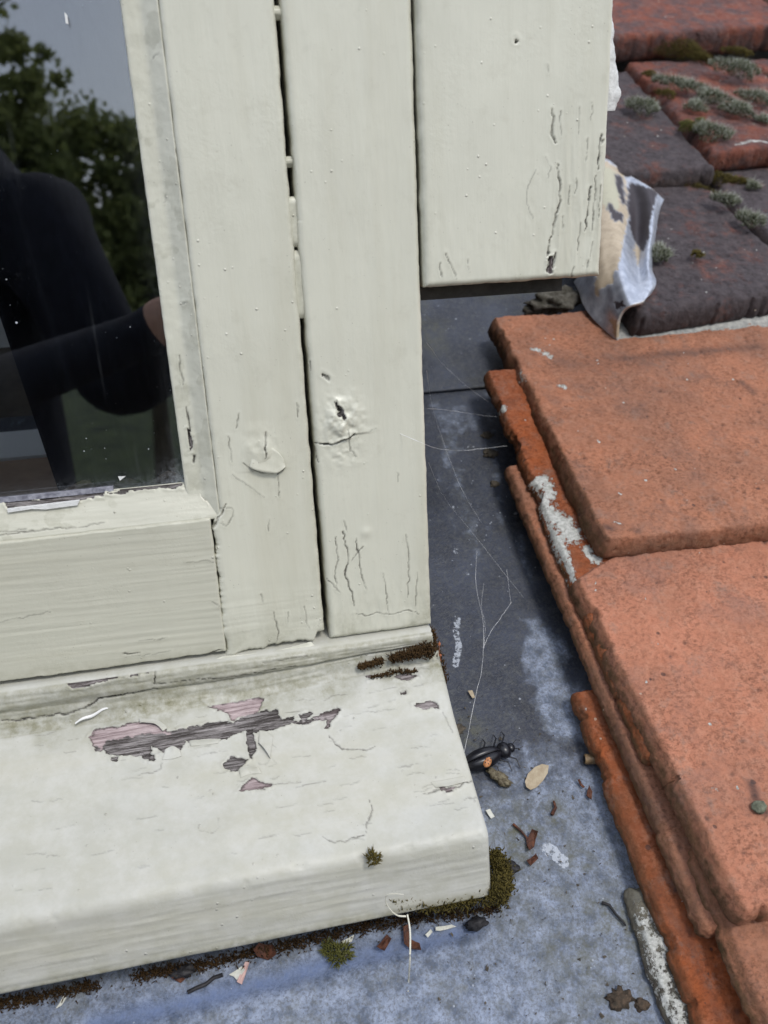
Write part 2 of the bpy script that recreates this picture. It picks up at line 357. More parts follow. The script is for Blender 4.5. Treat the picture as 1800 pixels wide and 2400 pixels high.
def path_profile(pts, step, rounds=None):
    """densify a closed or open polyline; rounds = {index: radius} rounds a corner"""
    pts = [np.array(p, float) for p in pts]; n = len(pts); out_ = []
    for i, p in enumerate(pts):
        r = (rounds or {}).get(i, 0)
        if r:
            a, b_ = pts[i-1], pts[(i+1) % n]; ua = (a-p)/np.linalg.norm(a-p); ub = (b_-p)/np.linalg.norm(b_-p)
            for t in np.linspace(0, 1, max(4, int(r*1.6/step))): out_.append(p+ua*r*(1-t)**2+ub*r*t**2)
        else: out_.append(p)
    res = []
    for i in range(len(out_)):
        a, b_ = out_[i], out_[(i+1) % len(out_)]; L = np.linalg.norm(b_-a)
        if L < 1e-7: continue
        st = step if L < .2 else L
        k = max(1, int(L/st)); res += [a+(b_-a)*t/k for t in range(k)]
    return np.array(res)

def PX(pts, y=0.0): return [(PY(px, py, y)[0], PY(px, py, y)[2]) for px, py in pts]
def cr(pts, wd=.0007, dp=.0008, y=0.0): return (PX(pts, y), wd, dp)

# ================================================================== WINDOW: fixed frame, casement, cover board
GAP_BACK = simple_mat('near_black_backing', C4(.012, .010, .008), C4(.03, .026, .02), 120, .95)
frame = empty('window_frame', (.078, 0, -.24), 'fixed cream painted window frame, upright post and broad sloping sill with peeling paint', 'window frame')
# upright jamb
jx0, jx1 = .0468, .1108
algae_low = lambda X, Z, P: .45*sstep(-.205, -.24, Z)*sstep(-.3, .4, fbm(P, 60, 3, 3))+.25*np.exp(-((X-jx1)/.004)**2)*sstep(-.1, -.2, Z)
jc = [cr([(683, 957), (700, 961), (720, 959), (742, 950), (757, 947), (764, 937)], .0011, .0014), cr([(722, 866), (727, 880), (736, 892), (742, 905)], .0022, .0014),
      cr([(668, 780), (672, 800)], .0009), cr([(697, 806), (712, 820)], .0022, .0008), cr([(724, 1160), (730, 1200), (724, 1240), (727, 1275)], .0007),
      cr([(740, 1150), (748, 1180), (752, 1210), (745, 1235), (752, 1262), (762, 1290), (768, 1310)], .0008), cr([(762, 1210), (775, 1190), (785, 1180)], .0006),
      cr([(768, 1165), (775, 1200), (780, 1240), (790, 1275)], .0008), cr([(826, 1235), (834, 1270), (838, 1320)], .0006), cr([(876, 1155), (882, 1190), (884, 1230), (880, 1290)], .0006),
      cr([(902, 1235), (899, 1310)], .0005), cr([(765, 1325), (790, 1330), (812, 1324), (850, 1326), (880, 1318), (905, 1326)], .0006), cr([(752, 925), (756, 950), (754, 972), (770, 985)], .0005),
      cr([(660, 865), (668, 900), (672, 940), (690, 1000)], .0008), cr([(800, 930), (812, 925)], .0005), cr([(705, 1250), (720, 1265), (735, 1280)], .0007), cr([(742, 1125), (748, 1150)], .0006),
      cr([(618, 250), (625, 300), (640, 380)], .0004, .0003), cr([(858, 1020), (860, 1040)], .0004)]
_jc = PX([(683, 957), (700, 961), (720, 959), (742, 950), (757, 947), (764, 937)])
def jamb_lump(X, Z, P):
    a = PY(738, 915); d = np.hypot((X-a[0])*1.0, (Z-a[2])*.8)
    h = .0030*np.exp(-(d/.0105)**2)*(1+1.0*fbm(P, 210, 4, 4)); zc = np.interp(X, [q[0] for q in _jc], [q[1] for q in _jc]); h = h*sstep(zc-.0005, zc+.0004, Z)+.0012*np.exp(-(np.hypot(X-a[0], Z-a[2]+.016)/.010)**2)*(.4+fbm(P, 260, 14, 4))
    b_ = PY(790, 1150); h = h+.0007*np.exp(-(np.hypot(X-b_[0], Z-b_[2])/.003)**2)
    z = PX([(636, 430), (648, 560)]); dd, _ = seg_dist(X, Z, z); h = h+.0004*np.exp(-(dd/.0010)**2)
    low = sstep(-.19, -.23, Z); return h+low*.0004*fbm(P, (300, 300, 90), 14, 3)
jamb = face_slab('jamb', axis([(jx0, jx1, .00055)]), axis([(-.2402, .115, .00058), (.115, .5, .02)]), 0, .05, PAINT_V, frame, r=.0035, relief=.00035,
                 cracks=jc, peels=[(PX([(724, 866), (734, 878), (744, 902), (738, 906), (727, 888)]), 0)], algae=algae_low, extra=jamb_lump, seed=3, relief_scale=(90, 60, 22),
                 shape=lambda X, Z: (X+np.where(X < .06, .0012*(Z+.24)*-8*(Z < 0)*.15, 0), Z-.0*(X-.047)))
# sill with its upstand, one profile swept along x
zt, zf = -.2655, -.3135
sp = [(.05, -.232), (-.002, -.2415), (-.0062, -.2435), (-.0066, -.2515), (-.0042, -.2545), (-.0055, -.2590), (-.0085, zt), (-.1035, zf), (-.1075, -.3525), (-.098, -.3545), (-.02, -.335), (.05, -.335)]
prof = path_profile(sp, .00062, {1: .0015, 2: .002, 3: .0014, 6: .003, 7: .0052, 8: .002})
# on the top face work in (x, y); pixels are unprojected on to the sloping plane
_sn = nrm([0, zf-zt, .095]); _sn = nrm([0, -(zf-zt)/-.095, 1]); SN = nrm(np.cross([1, 0, 0], np.array([0, -.095, zf-zt]))*-1)
if SN[2] < 0: SN = -SN
def TOP(pts):
    r = []
    for px, py in pts:
        P = hit(px, py, SN, SN@np.array([0, -.0085, zt])); r.append((P[0], P[1]))
    return r
def FR(pts): return [(PY(px, py, -.106)[0], PY(px, py, -.106)[2]) for px, py in pts]
top_peels = [([(192, 1590), (205, 1572), (250, 1566), (300, 1556), (345, 1560), (362, 1580), (400, 1572), (460, 1562), (505, 1560), (548, 1540), (600, 1538), (606, 1556), (640, 1552), (628, 1566), (575, 1580), (520, 1582), (470, 1598), (435, 1606), (400, 1600), (385, 1622), (355, 1626), (330, 1612), (322, 1636), (285, 1632), (240, 1630), (225, 1618), (215, 1625), (200, 1608)], 0.0),
             ([(447, 1528), (480, 1520), (520, 1514), (562, 1508), (570, 1514), (560, 1538), (548, 1542), (500, 1558), (492, 1540), (465, 1532)], 1.0),
             ([(533, 1576), (545, 1574), (555, 1612), (545, 1640), (538, 1628), (530, 1605)], 0.0), ([(480, 1652), (498, 1635), (540, 1642), (515, 1662), (498, 1668), (485, 1662)], 0.),
             ([(530, 1690), (545, 1680), (560, 1690), (588, 1696), (585, 1702), (540, 1706), (510, 1712)], .8), ([(645, 1548), (660, 1543), (676, 1546), (655, 1562)], 0.), 
             ([(676, 1553), (700, 1545), (730, 1534), (737, 1540), (716, 1560), (712, 1575), (702, 1572), (708, 1558), (680, 1560)], .25),
             ([(630, 1560), (670, 1557), (690, 1552), (680, 1562), (640, 1566)], 0.), ([(892, 1526), (915, 1521), (945, 1522), (950, 1532), (920, 1534)], .2), ([(240, 1635), (256, 1634), (252, 1648), (242, 1642)], 0.),
             ([(305, 1628), (335, 1630), (332, 1644), (310, 1642)], 0.), ([(952, 1702), (972, 1698), (985, 1700), (975, 1708), (955, 1708)], .5), ([(850, 1478), (880, 1470), (905, 1476), (880, 1484)], .2),
             ([(575, 1478), (610, 1472), (630, 1476), (600, 1482)], 0.), ([(866, 1504), (878, 1502), (882, 1508), (870, 1510)], .3), ([(600, 1470), (640, 1466), (650, 1472), (612, 1478)], .1),
             ([(790, 1475), (815, 1470), (820, 1478), (795, 1482)], .3), ([(150, 1478), (0, 0), (0, 0)], 0.)][:-1]
top_cracks = [([(180, 1530), (230, 1512), (300, 1500), (345, 1492), (400, 1478), (470, 1462), (540, 1452), (640, 1446), (700, 1438)], .0009, .0012),
              ([(420, 1503), (480, 1487), (560, 1478), (640, 1463), (720, 1450), (790, 1440)], .0007, .0008), ([(270, 1545), (330, 1530), (400, 1525)], .0005, .0005),
              ([(712, 1588), (722, 1600), (738, 1618), (765, 1620), (790, 1618), (812, 1612)], .0008, .0008), ([(752, 1640), (640, 1650), (700, 1640)][:0] or [(640, 1700), (690, 1690), (705, 1686)], .0005, .0004),
              ([(800, 1730), (803, 1750), (798, 1770), (792, 1785), (790, 1800)], .0007, .0006), ([(697, 1808), (715, 1820), (745, 1817), (770, 1810), (785, 1803)], .0008, .0006),
              ([(985, 1705), (1000, 1693), (1020, 1688), (1040, 1678)], .0008, .0008), ([(912, 1716), (950, 1706), (985, 1700)], .0007, .0006), ([(1002, 1728), (1030, 1722), (1055, 1718)], .0006, .0006),
              ([(300, 1674), (330, 1668), (345, 1660), (348, 1648)], .0006, .0005), ([(925, 1740), (980, 1735)], .0004, .0003), ([(800, 1508), (830, 1500), (860, 1496)], .0004, .0003),
              ([(575, 1505), (640, 1495), (690, 1488)], .0005, .0005), ([(860, 1535), (800, 1542), (740, 1548)], .0004, .0003), ([(425, 1782), (430, 1795), (450, 1798), (462, 1800), (475, 1785), (472, 1770)], .0004, .0003),
              ([(1025, 1540), (1015, 1560), (1040, 1600)][:0] or [(958, 1540), (968, 1560), (978, 1582)], .0005, .0004), ([(560, 1700), (620, 1692), (650, 1690)], .0005, .0005), ([(150, 1558), (175, 1550), (210, 1545)], .0006, .0005),
              ([(590, 1640), (600, 1650), (580, 1655)], .0004, .0003), ([(700, 1520), (720, 1512), (750, 1510)], .0004, .0003)]
up_cracks = [([(0, 1556), (80, 1548), (160, 1535), (190, 1525), (215, 1510), (290, 1497), (340, 1488)], .0011), ([(330, 1440), (336, 1462), (333, 1478)], .0009), ([(335, 1478), (400, 1470), (500, 1462), (640, 1440)], .0007),
             ([(0, 1485), (120, 1463), (300, 1440), (390, 1428), (440, 1416)], .0007), ([(560, 1432), (620, 1424), (690, 1412)], .0005)]
up_peels = [[(148, 1476), (168, 1468), (215, 1462), (280, 1454), (326, 1446), (322, 1456), (268, 1464), (210, 1476), (175, 1487), (150, 1484)]]
def sill_surf(A, ARC, P):
    y, z = P[..., 1], P[..., 2]
    top = (y < -.0105) & (z > -.3165) & (z > zt-(-.0085-y)*.62); front = (y < -.1) & ~top; ups = (y > -.0105) & (y < .0) & (z < -.2425) & (z > -.2665)
    off = np.zeros(A.shape); at = {k: np.zeros(A.shape) for k in ('crack', 'bare', 'pink', 'algae')}
    def apply(mask, Xc, Zc, cracks, peels, al=None):
        if not mask.any(): return
        a, d = wear(Xc[mask], Zc[mask], P[mask], cracks, peels, (), al)
        for k in a: at[k][mask] = a[k]
        off[mask] += d
    rnd = []
    r2 = np.random.default_rng(5)
    for i in range(80):
        x, yy = r2.uniform(-.13, .11), r2.uniform(-.095, -.012); L = r2.uniform(.003, .012); rnd.append(([(x, yy), (x+L*.5, yy+r2.normal()*.0003), (x+L, yy+r2.normal()*.0006)], .00030, .0002))
    apply(top, A, y, [(TOP(p), w_*.85, d_) for p, w_, d_ in top_cracks]+rnd, [(TOP(p), k) for p, k in top_peels],
          lambda X, Z, Q: .35*sstep(.04, .11, X)*sstep(-.035, -.012, Z)*sstep(-.1, .5, fbm(Q, 120, 6, 4))+.10*sstep(.1, .6, fbm(Q, 30, 8, 4))+.75*sstep(-.030, -.0105, Z)*sstep(-.5, .3, fbm(Q, 60, 6, 3)))
    apply(ups, A, z, [(PX(p, -.006), w_, .001) for p, w_ in up_cracks], [(PX(p, -.006), .1) for p in up_peels], lambda X, Z, Q: .55+.4*sstep(-.252, -.2645, Z)*sstep(-.4, .3, fbm(Q, 60, 6, 3)))  # algae tint deepened to carry the upstand's shade, most in its lower crease
    apply(front, A, z, [(FR([(60, 1993), (120, 1985), (170, 1972), (215, 1967)]), .0009, .0007), (FR([(230, 1966), (270, 1962)]), .0005, .0004)], [],
          lambda X, Z, Q: .75*sstep(-.3445, -.3525, Z+.002*fbm(Q, 90, 5, 3)))
    pk = at['pink']; pm = top & (at['bare'] > .5)
    if pm.any():   # lighter pink primer on the upper left of the long bare patch
        pp = [TOP([(190, 1600), (190, 1555), (365, 1550), (365, 1583), (300, 1588), (230, 1600), (222, 1622)])]
        for q in pp:
            s_ = in_poly(A[pm]+fbm(P[pm], 250, 3, 3)*.003, y[pm]+fbm(P[pm], 250, 4, 3)*.003, q); pk[pm] = np.maximum(pk[pm], (s_ < 0)*.9)
    off += .00035*fbm(P, (25, 60, 60), 31, 4)*(y < 0)+np.where(ups, .0011*fbm(P, (30, 380, 380), 9, 4)+.0008*fbm(P, 90, 19, 4), 0)+np.where(front, .00035*fbm(P, (30, 400, 400), 12, 3), 0)
    chip = np.exp(-((y+.1045)/.004)**2)*np.exp(-((z+.3145)/.004)**2); off -= chip*.0008*sstep(.1, .6, fbm(P, 90, 23, 3))
    return off, at
sill_ax = axis([(-.60, -.17, .03), (-.17, .1135, .00062)])
sill = sweep('sill', sill_ax, prof, PAINT_S, frame, end_r=.004, surf=sill_surf)
_co = np.array([v.co[:] for v in sill.data.vertices])+np.array(frame.location)
_x, _yy, _z = _co[:, 0].copy(), _co[:, 1].copy(), _co[:, 2].copy()
_w = np.where(_yy > -.0086, sstep(-.2445, -.2600, _z), 1-sstep(-.0085, -.040, _yy))*(_z > -.30)*(_yy < .01)
_lift = (.0062*sstep(-.03, .105, _x)-.0012*sstep(-.02, -.13, _x))
_co[:, 2] += _lift*_w; _co[:, 0] = np.where((_z > -.2618) & (_yy > -.0084), np.minimum(_co[:, 0], .1092+.0005*np.sin(_z*4000)), _co[:, 0])
sill.data.vertices.foreach_set('co', (_co-np.array(frame.location)).ravel()); sill.data.update()
# depth
# near-black backing in the gap between casement and jamb
def box(name, lo, hi, mat, parent=None, **kw):
    x0, y0, z0 = lo; x1, y1, z1 = hi
    V = [(x0, y0, z0), (x1, y0, z0), (x1, y1, z0), (x0, y1, z0), (x0, y0, z1), (x1, y0, z1), (x1, y1, z1), (x0, y1, z1)]
    Fc = [(0, 3, 2, 1), (4, 5, 6, 7), (0, 1, 5, 4), (1, 2, 6, 5), (2, 3, 7, 6), (3, 0, 4, 7)]
    return mesh_obj(name, V, Fc, mat, parent, smooth=False, **kw)
box('rebate_backing', (.034, .030, -.236), (.0478, .05, .5), GAP_BACK, frame)
# pads of paint that bridge the joint between casement and jamb
for (a, b_) in [((592, 12), (595, 42)), ((612, 338), (618, 362)), ((620, 425), (634, 534)), ((633, 541), (648, 688))]:
    A0, B0 = PY(*a, .004), PY(*b_, .004); xs_ = axis([(min(A0[0], .0405)-.0, .0478, .001)]); xs_ = np.linspace(.0405, .0485, 9); zs_ = np.linspace(B0[2], A0[2], 14)
    X, Z = np.meshgrid(xs_, zs_, indexing='ij'); P = np.stack([X, X*0, Z], -1); e = np.minimum(Z-zs_[0], zs_[-1]-Z)
    y = .0022+.0006*fbm(P, 250, 4, 3)+.002*np.clip(1-e/.002, 0, 1); V = np.stack([X, y, Z], -1).reshape(-1, 3); V2 = V.copy(); V2[:, 1] += .003
    Fq = np.concatenate([grid_faces(9, 14), grid_faces(9, 14, 126)[:, ::-1]])
    mesh_obj('paint_bridge', np.concatenate([V, V2]), Fq, PAINT_V, frame, attrs={'algae': np.full(252, .35)})

# casement
case = empty('casement', (.008, .02, -.236), 'cream painted casement holding the dark glass pane, its lower corner cracked and flaking', 'casement window')
sx0, sx1 = -.0095, .0440
sc_ = [cr([(575, 934), (574, 960), (575, 988)], .0008), cr([(542, 1010), (555, 1016), (580, 1017), (600, 1020), (616, 1010)], .0010, .0014), cr([(492, 940), (497, 970), (501, 1000)], .0006), cr([(600, 1022), (600, 1050), (603, 1076)], .0006),
       cr([(525, 1000), (538, 1012), (545, 1018)], .0006), cr([(515, 890), (513, 915), (508, 925)], .0005), cr([(500, 1025), (540, 1050), (570, 1075)], .0004, .0003), cr([(487, 1090), (480, 1130), (477, 1165), (482, 1200), (484, 1240), (490, 1270), (492, 1300), (492, 1340), (495, 1370), (494, 1400)], .0012, .0022),
       cr([(590, 1320), (597, 1350), (602, 1375), (598, 1395)], .0006), cr([(578, 1120), (580, 1145)], .0005), cr([(430, 1050), (450, 1075), (466, 1083)], .0013, .0012), cr([(640, 870), (643, 900)], .0006), cr([(620, 1320), (622, 1345)], .0004), cr([(563, 1280), (566, 1300)], .0004),
       cr([(655, 1310), (662, 1340), (668, 1360)], .0005), cr([(468, 1098), (500, 1098), (508, 1112), (500, 1135), (485, 1130)], .0006)]
_scz = PY(575, 1015)[2]
def stile_bulge(X, Z, P):
    a = PY(570, 1000); d = np.hypot(X-a[0], (Z-a[2]-.006)*.8); h = .0022*np.exp(-(d/.009)**2)*sstep(_scz-.0005, _scz+.0004, Z)*(1+.5*fbm(P, 200, 5, 3))
    br = .00025*fbm(P, (30, 30, 320), 71, 3)*sstep(-.19, -.215, Z); return h+br
def stile_shape(X, Z):
    bottom = np.clip((-.225-Z)/.012, 0, 1)
    left = np.clip(1-(X-sx0)/.012, 0, 1)*sstep(-.150, -.158, Z); rag = .0017*fbm(np.stack([Z, Z*0, Z*0], -1), 230, 8, 4)
    return X-left*(.0046+.0016*sstep(-.16, -.23, Z)+rag), Z+bottom*(-.0008*fbm(np.stack([X, X*0, X*0], -1), 160, 5, 4)*4+.005*sstep(.036, .040, X)+.0015*sstep(.0, .02, X))
stile = face_slab('stile', axis([(sx0, sx1, .00055)]), axis([(-.2405, .115, .0006), (.115, .5, .02)]), -.0006, .045, PAINT_V, case, r=.003, cracks=sc_, extra=stile_bulge, seed=11, relief=.0003,
                  algae=lambda X, Z, P: .35*sstep(-.215, -.24, Z)*sstep(-.2, .4, fbm(P, 70, 3, 3))+.3*np.exp(-((X-sx1)/.003)**2), relief_scale=(80, 60, 20), shape=stile_shape)
rc = [cr([(0, 1478), (60, 1466), (140, 1455)], .0009), cr([(265, 1413), (300, 1410)][:2], .0008), cr([(340, 1445), (370, 1430), (440, 1414), (480, 1404)], .0010), cr([(0, 1345), (60, 1330), (110, 1322)], .0004, .0003), cr([(270, 1420), (330, 1412), (370, 1405)], .0004, .0003),
      cr([(462, 1092), (470, 1100)], .0012), cr([(300, 1385), (360, 1378)], .0004, .0003), cr([(400, 1215), (440, 1210), (470, 1215)], .0004, .0004), cr([(455, 1300), (476, 1310), (490, 1322)], .0005, .0004)]
def rail_brush(X, Z, P): return .00026*fbm(P+np.stack([Z*0, Z*0, X*.03], -1), (16, 30, 420), 77, 4)
rail = face_slab('bottom_rail', axis([(-.60, -.17, .03), (-.17, -.0150, .0006)]), axis([(-.2382, -.1545, .00058)]), -.0002, .045, PAINT_H, case, r=.0012, cracks=rc, extra=rail_brush, seed=23, relief=.0002,
                 algae=lambda X, Z, P: .30*sstep(-.228, -.238, Z)+.25*np.exp(-((Z+.1545)/.002)**2))
# glazing bevels: side bead swept along z, bottom bead swept along x
def bead_surf(kind):
    def f(A, ARC, P):
        if kind == 'side': Xc, Zc = P[..., 0], P[..., 2]; cks = [([(386, 770), (390, 800), (396, 830)], .0006), ([(402, 880), (408, 910), (411, 950)], .0012), ([(417, 985), (418, 1000)], .0016), ([(360, 420), (352, 440)], .0004), ([(392, 655), (405, 652)], .0004), ([(385, 300), (382, 330)], .0004), ([(330, 130), (345, 118), (372, 118)][:2], .0004)]; pl = [([(404, 925), (412, 935), (418, 955), (414, 975), (408, 960)], 0)]
        else: Xc, Zc = P[..., 0], P[..., 2]; cks = [([(0, 1152), (100, 1140), (190, 1132), (225, 1122)], .0006), ([(0, 1147), (60, 1140)], .0005), ([(420, 1048), (440, 1070), (452, 1085)], .0012)]; pl = [([(225, 1068), (300, 1050), (390, 1043), (400, 1038), (395, 1054), (340, 1056), (260, 1066)], 0), ([(10, 1083), (100, 1078), (180, 1068), (225, 1062), (225, 1072), (120, 1090), (15, 1098)], 0)]
        m = P[..., 1] < .0125; off = np.zeros(A.shape); at = {k: np.zeros(A.shape) for k in ('crack', 'bare', 'pink', 'algae')}
        a, d = wear(Xc[m], Zc[m], P[m], [(PX(p, .006), w_, .0006) for p, w_ in cks], [(PX(p, .009), k) for p, k in pl])
        for k in a: at[k][m] = a[k]
        off[m] = d; off += .00035*fbm(P, 160 if kind == 'side' else (40, 200, 300), 41, 4)
        at['algae'] += .25*(fbm(P, 90, 15, 3) > .2)
        return off, at
    return f
bprof = path_profile([(-.0268, .0125), (-.0262, .0070), (-.0250, .0060), (-.0170, .0042), (-.0150, .0050), (-.0108, .0070), (-.0096, .0070), (-.0096, .016), (-.0268, .016)], .0006, {2: .0008, 3: .0018})
bprof = path_profile([(-.0270, .0125), (-.0266, .0085), (-.0258, .0078), (-.0178, .0075), (-.0100, .0010), (-.0094, .0012), (-.0094, .016), (-.0270, .016)], .0006, {2: .0008, 3: .0016})
side_bead = sweep('glazing_bevel', axis([(-.1535, .115, .0007), (.115, .5, .02)]), bprof, PAINT_V, case, end_r=.0001, surf=bead_surf('side'), axis_i=2)
hprof = path_profile([(.0125, -.1352), (.0100, -.1362), (.0092, -.1385), (.0012, -.1540), (.0012, -.1552), (.016, -.1552), (.016, -.1352)], .0006, {2: .0012})
bot_bead = sweep('glazing_bevel', axis([(-.60, -.17, .03), (-.17, -.0098, .0007)]), hprof, PAINT_H, case, end_r=.0001, surf=bead_surf('bottom'))
SPACER = simple_mat('grey_glazing_strip', C4(.13, .13, .16), C4(.34, .34, .38), 300, .5)
box('glazing_strip', (-.6, .0105, -.1358), (-.0655, .0135, -.1332), SPACER, case)
FLAKE = simple_mat('white_undercoat', C4(.62, .62, .60), C4(.75, .75, .73), 200, .6)
# glass
b = NB('window_glass'); tr = b.N('ShaderNodeBsdfTransparent'); gl = b.N('ShaderNodeBsdfGlossy'); gl.inputs['Roughness'].default_value = .0
tr.inputs[0].default_value = (.86, .90, .90, 1)
fr = b.N('ShaderNodeFresnel'); fr.inputs['IOR'].default_value = 2.4; f2 = b.math('MULTIPLY', fr.outputs[0], 1.0)
ms = b.N('ShaderNodeMixShader'); b.L(f2, ms.inputs[0]); b.L(tr.outputs[0], ms.inputs[1]); b.L(gl.outputs[0], ms.inputs[2])
di = b.N('ShaderNodeBsdfDiffuse'); di.inputs[0].default_value = (.62, .66, .7, 1)
v, _ = b.voro(190); dots = b.math('LESS_THAN', v, b.math('MULTIPLY', b.mapr(b.noise(80, 3), .5, .75), .14))
v2, _ = b.voro(620); dust = b.math('MULTIPLY', b.math('LESS_THAN', v2, b.math('MULTIPLY', b.mapr(b.noise(40, 3), .45, .75), .15)), .10)
st = b.math('MULTIPLY', b.mapr(b.noise(220, 4, .6, b.scale((1, 1, .03))), .6, .75), b.mapr(b.noise(26, 2), .5, .7)); st = b.math('MULTIPLY', st, .05)
edge = b.math('MULTIPLY', b.attr('dust'), b.mapr(b.noise(400, 5, .7), .35, .7))
fac = b.math('ADD', b.math('ADD', b.math('MULTIPLY', dots, .7), dust), b.math('ADD', st, edge), True); fac = b.math('MINIMUM', b.math('MULTIPLY', fac, 1), .85)
m2 = b.N('ShaderNodeMixShader'); b.L(fac, m2.inputs[0]); b.L(ms.outputs[0], m2.inputs[1]); b.L(di.outputs[0], m2.inputs[2])
b.t.nodes.remove(b.p); b.L(m2.outputs[0], b.out.inputs[0]); GLASS = b.m
gx, gz = axis([(-.595, -.17, .05), (-.17, -.0175, .0015)]), axis([(-.1445, .12, .0015), (.12, .5, .05)])
X, Z = np.meshgrid(gx, gz, indexing='ij'); V = np.stack([X, X*0+.0125, Z], -1).reshape(-1, 3); d = np.minimum(np.abs(X+.0265), 1); dz = np.abs(Z+.1345)
du = .35*np.exp(-(np.hypot(d, dz)/.010)**2)+.20*np.exp(-dz/.0035)+.06*np.exp(-d/.003)
V2 = V.copy(); V2[:, 1] += .004; nn = len(V)
mesh_obj('glass_pane', np.concatenate([V, V2]), np.concatenate([grid_faces(*X.shape), grid_faces(*X.shape, nn)[:, ::-1]]), GLASS, case, attrs={'dust': np.concatenate([du.ravel(), du.ravel()*0])}, smooth=False)

# cover board
boardE = empty('cover_board', (.165, 0, -.034), 'wide cream painted cover board ending above the roof, with long splits near its right edge', 'board')
BY = -.0030
def crb(pts, wd=.0007, dp=.0008): return cr(pts, wd, dp, BY)
bx0, bx1, bz0 = max(PY(911, 590, BY)[0], jx1+.0012), PY(1327, 20, BY)[0], PY(1100, 610, BY)[2]
bc = [crb([(1192, 235), (1195, 255), (1192, 290), (1200, 310)], .0014, .0012), crb([(1206, 355), (1207, 380), (1210, 405), (1208, 440), (1198, 480), (1188, 520), (1183, 555)], .0008, .0014), crb([(1255, 455), (1272, 430), (1278, 405)][1:] + [(1272, 460), (1268, 500)], .0010), crb([(1301, 290), (1296, 320), (1295, 365)], .0010),
      crb([(1188, 555), (1184, 590)], .0020, .0014), crb([(1200, 550), (1196, 580)], .0016, .0014), crb([(1236, 600), (1244, 612)][:1]+[(1240, 575)], .0007), crb([(1275, 560), (1262, 600)][:1]+[(1272, 580)], .0006), crb([(1210, 240), (1212, 290)], .0005), crb([(1250, 230), (1248, 290)], .0005), crb([(1280, 220), (1278, 260)], .0005),
      crb([(1160, 370), (1140, 400), (1138, 430), (1150, 470)], .0004, .0003), crb([(1178, 340), (1190, 360), (1185, 385)], .0004, .0003), crb([(965, 545), (975, 580), (985, 600)], .0007), crb([(950, 570), (955, 600)], .0006), crb([(1010, 560), (1014, 590)], .0004),
      crb([(1290, 380), (1288, 440), (1284, 500)], .0006), crb([(1302, 400), (1298, 470)], .0006), crb([(1245, 385), (1244, 420)], .0006), crb([(1230, 400), (1228, 440)], .0005), crb([(1115, 85), (1117, 90)], .0022, .0015), crb([(1180, 140), (1185, 160)], .0004),
      crb([(1270, 300), (1266, 350)], .0005), crb([(1255, 480), (1250, 540)], .0006), crb([(1285, 520), (1280, 560)], .0006), crb([(1216, 470), (1214, 500)], .0005), crb([(1302, 310), (1305, 300)], .0009)]
def board_relief(X, Z, P):
    k = PY(1150, 420, BY); d = np.hypot(X-k[0], (Z-k[2])*.6); rings = .00003*np.sin(d*1500+2*fbm(P, 90, 3, 2))*np.exp(-(d/.013)**2)
    m = sstep(.172, .19, X)*sstep(.06, -.0, Z); return rings+m*.0005*fbm(P, (420, 60, 40), 61, 4)+.00025*sstep(.02, -.03, Z)*fbm(P, (200, 60, 60), 62, 3)
board = face_slab('board_face', axis([(bx0, bx1, .0006)]), axis([(bz0, .115, .0006), (.115, .5, .02)]), BY, .022, PAINT_V, boardE, r=.0032, cracks=[(PX2, w_, d_) for PX2, w_, d_ in bc], extra=board_relief, seed=31, relief=.0003,
                  peels=[(PX([(1186, 555), (1196, 552), (1195, 590), (1185, 592)], BY), .2)], algae=lambda X, Z, P: .5*sstep(bz0+.0037, bz0, Z)+.22*np.exp(-((X-bx0)/.004)**2)+.15*sstep(.18, .21, X)*sstep(0, .5, fbm(P, 80, 6, 3)),
                  shape=lambda X, Z: (X-.0022*sstep(.07, -.03, Z)*sstep(bx1-.025, bx1, X)*.8, Z))
# cheek of the dormer; its dark foot drops below the board as painted shade
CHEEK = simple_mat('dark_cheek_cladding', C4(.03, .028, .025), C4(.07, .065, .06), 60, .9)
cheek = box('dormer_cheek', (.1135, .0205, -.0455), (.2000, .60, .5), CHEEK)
cheek['label'] = 'dark dormer cladding behind the cover board, lowered to stand for the black shade below it'; cheek['category'] = 'wall'
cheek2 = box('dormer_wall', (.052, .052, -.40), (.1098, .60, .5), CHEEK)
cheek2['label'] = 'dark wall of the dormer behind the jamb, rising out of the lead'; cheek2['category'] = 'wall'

# ================================================================== ROOF: deck, lead, tiles
deckV = [tuple(roof_uvw(u, v, w_)) for u, v, w_ in ((-.7, -.20, -.03), (1.2, -.20, -.03), (1.2, 1.4, -.03), (-.7, 1.4, -.03), (-.7, -.20, -.06), (1.2, -.20, -.06), (1.2, 1.4, -.06), (-.7, 1.4, -.06))]
WOODD = simple_mat('dark_roof_boarding', C4(.05, .04, .03), C4(.10, .08, .06), 40, .9)
mesh_obj('roof_deck', deckV, [(0, 1, 2, 3), (7, 6, 5, 4), (0, 4, 5, 1), (1, 5, 6, 2), (2, 6, 7, 3), (3, 7, 4, 0)], WOODD, smooth=False, kind='structure', loc=None)

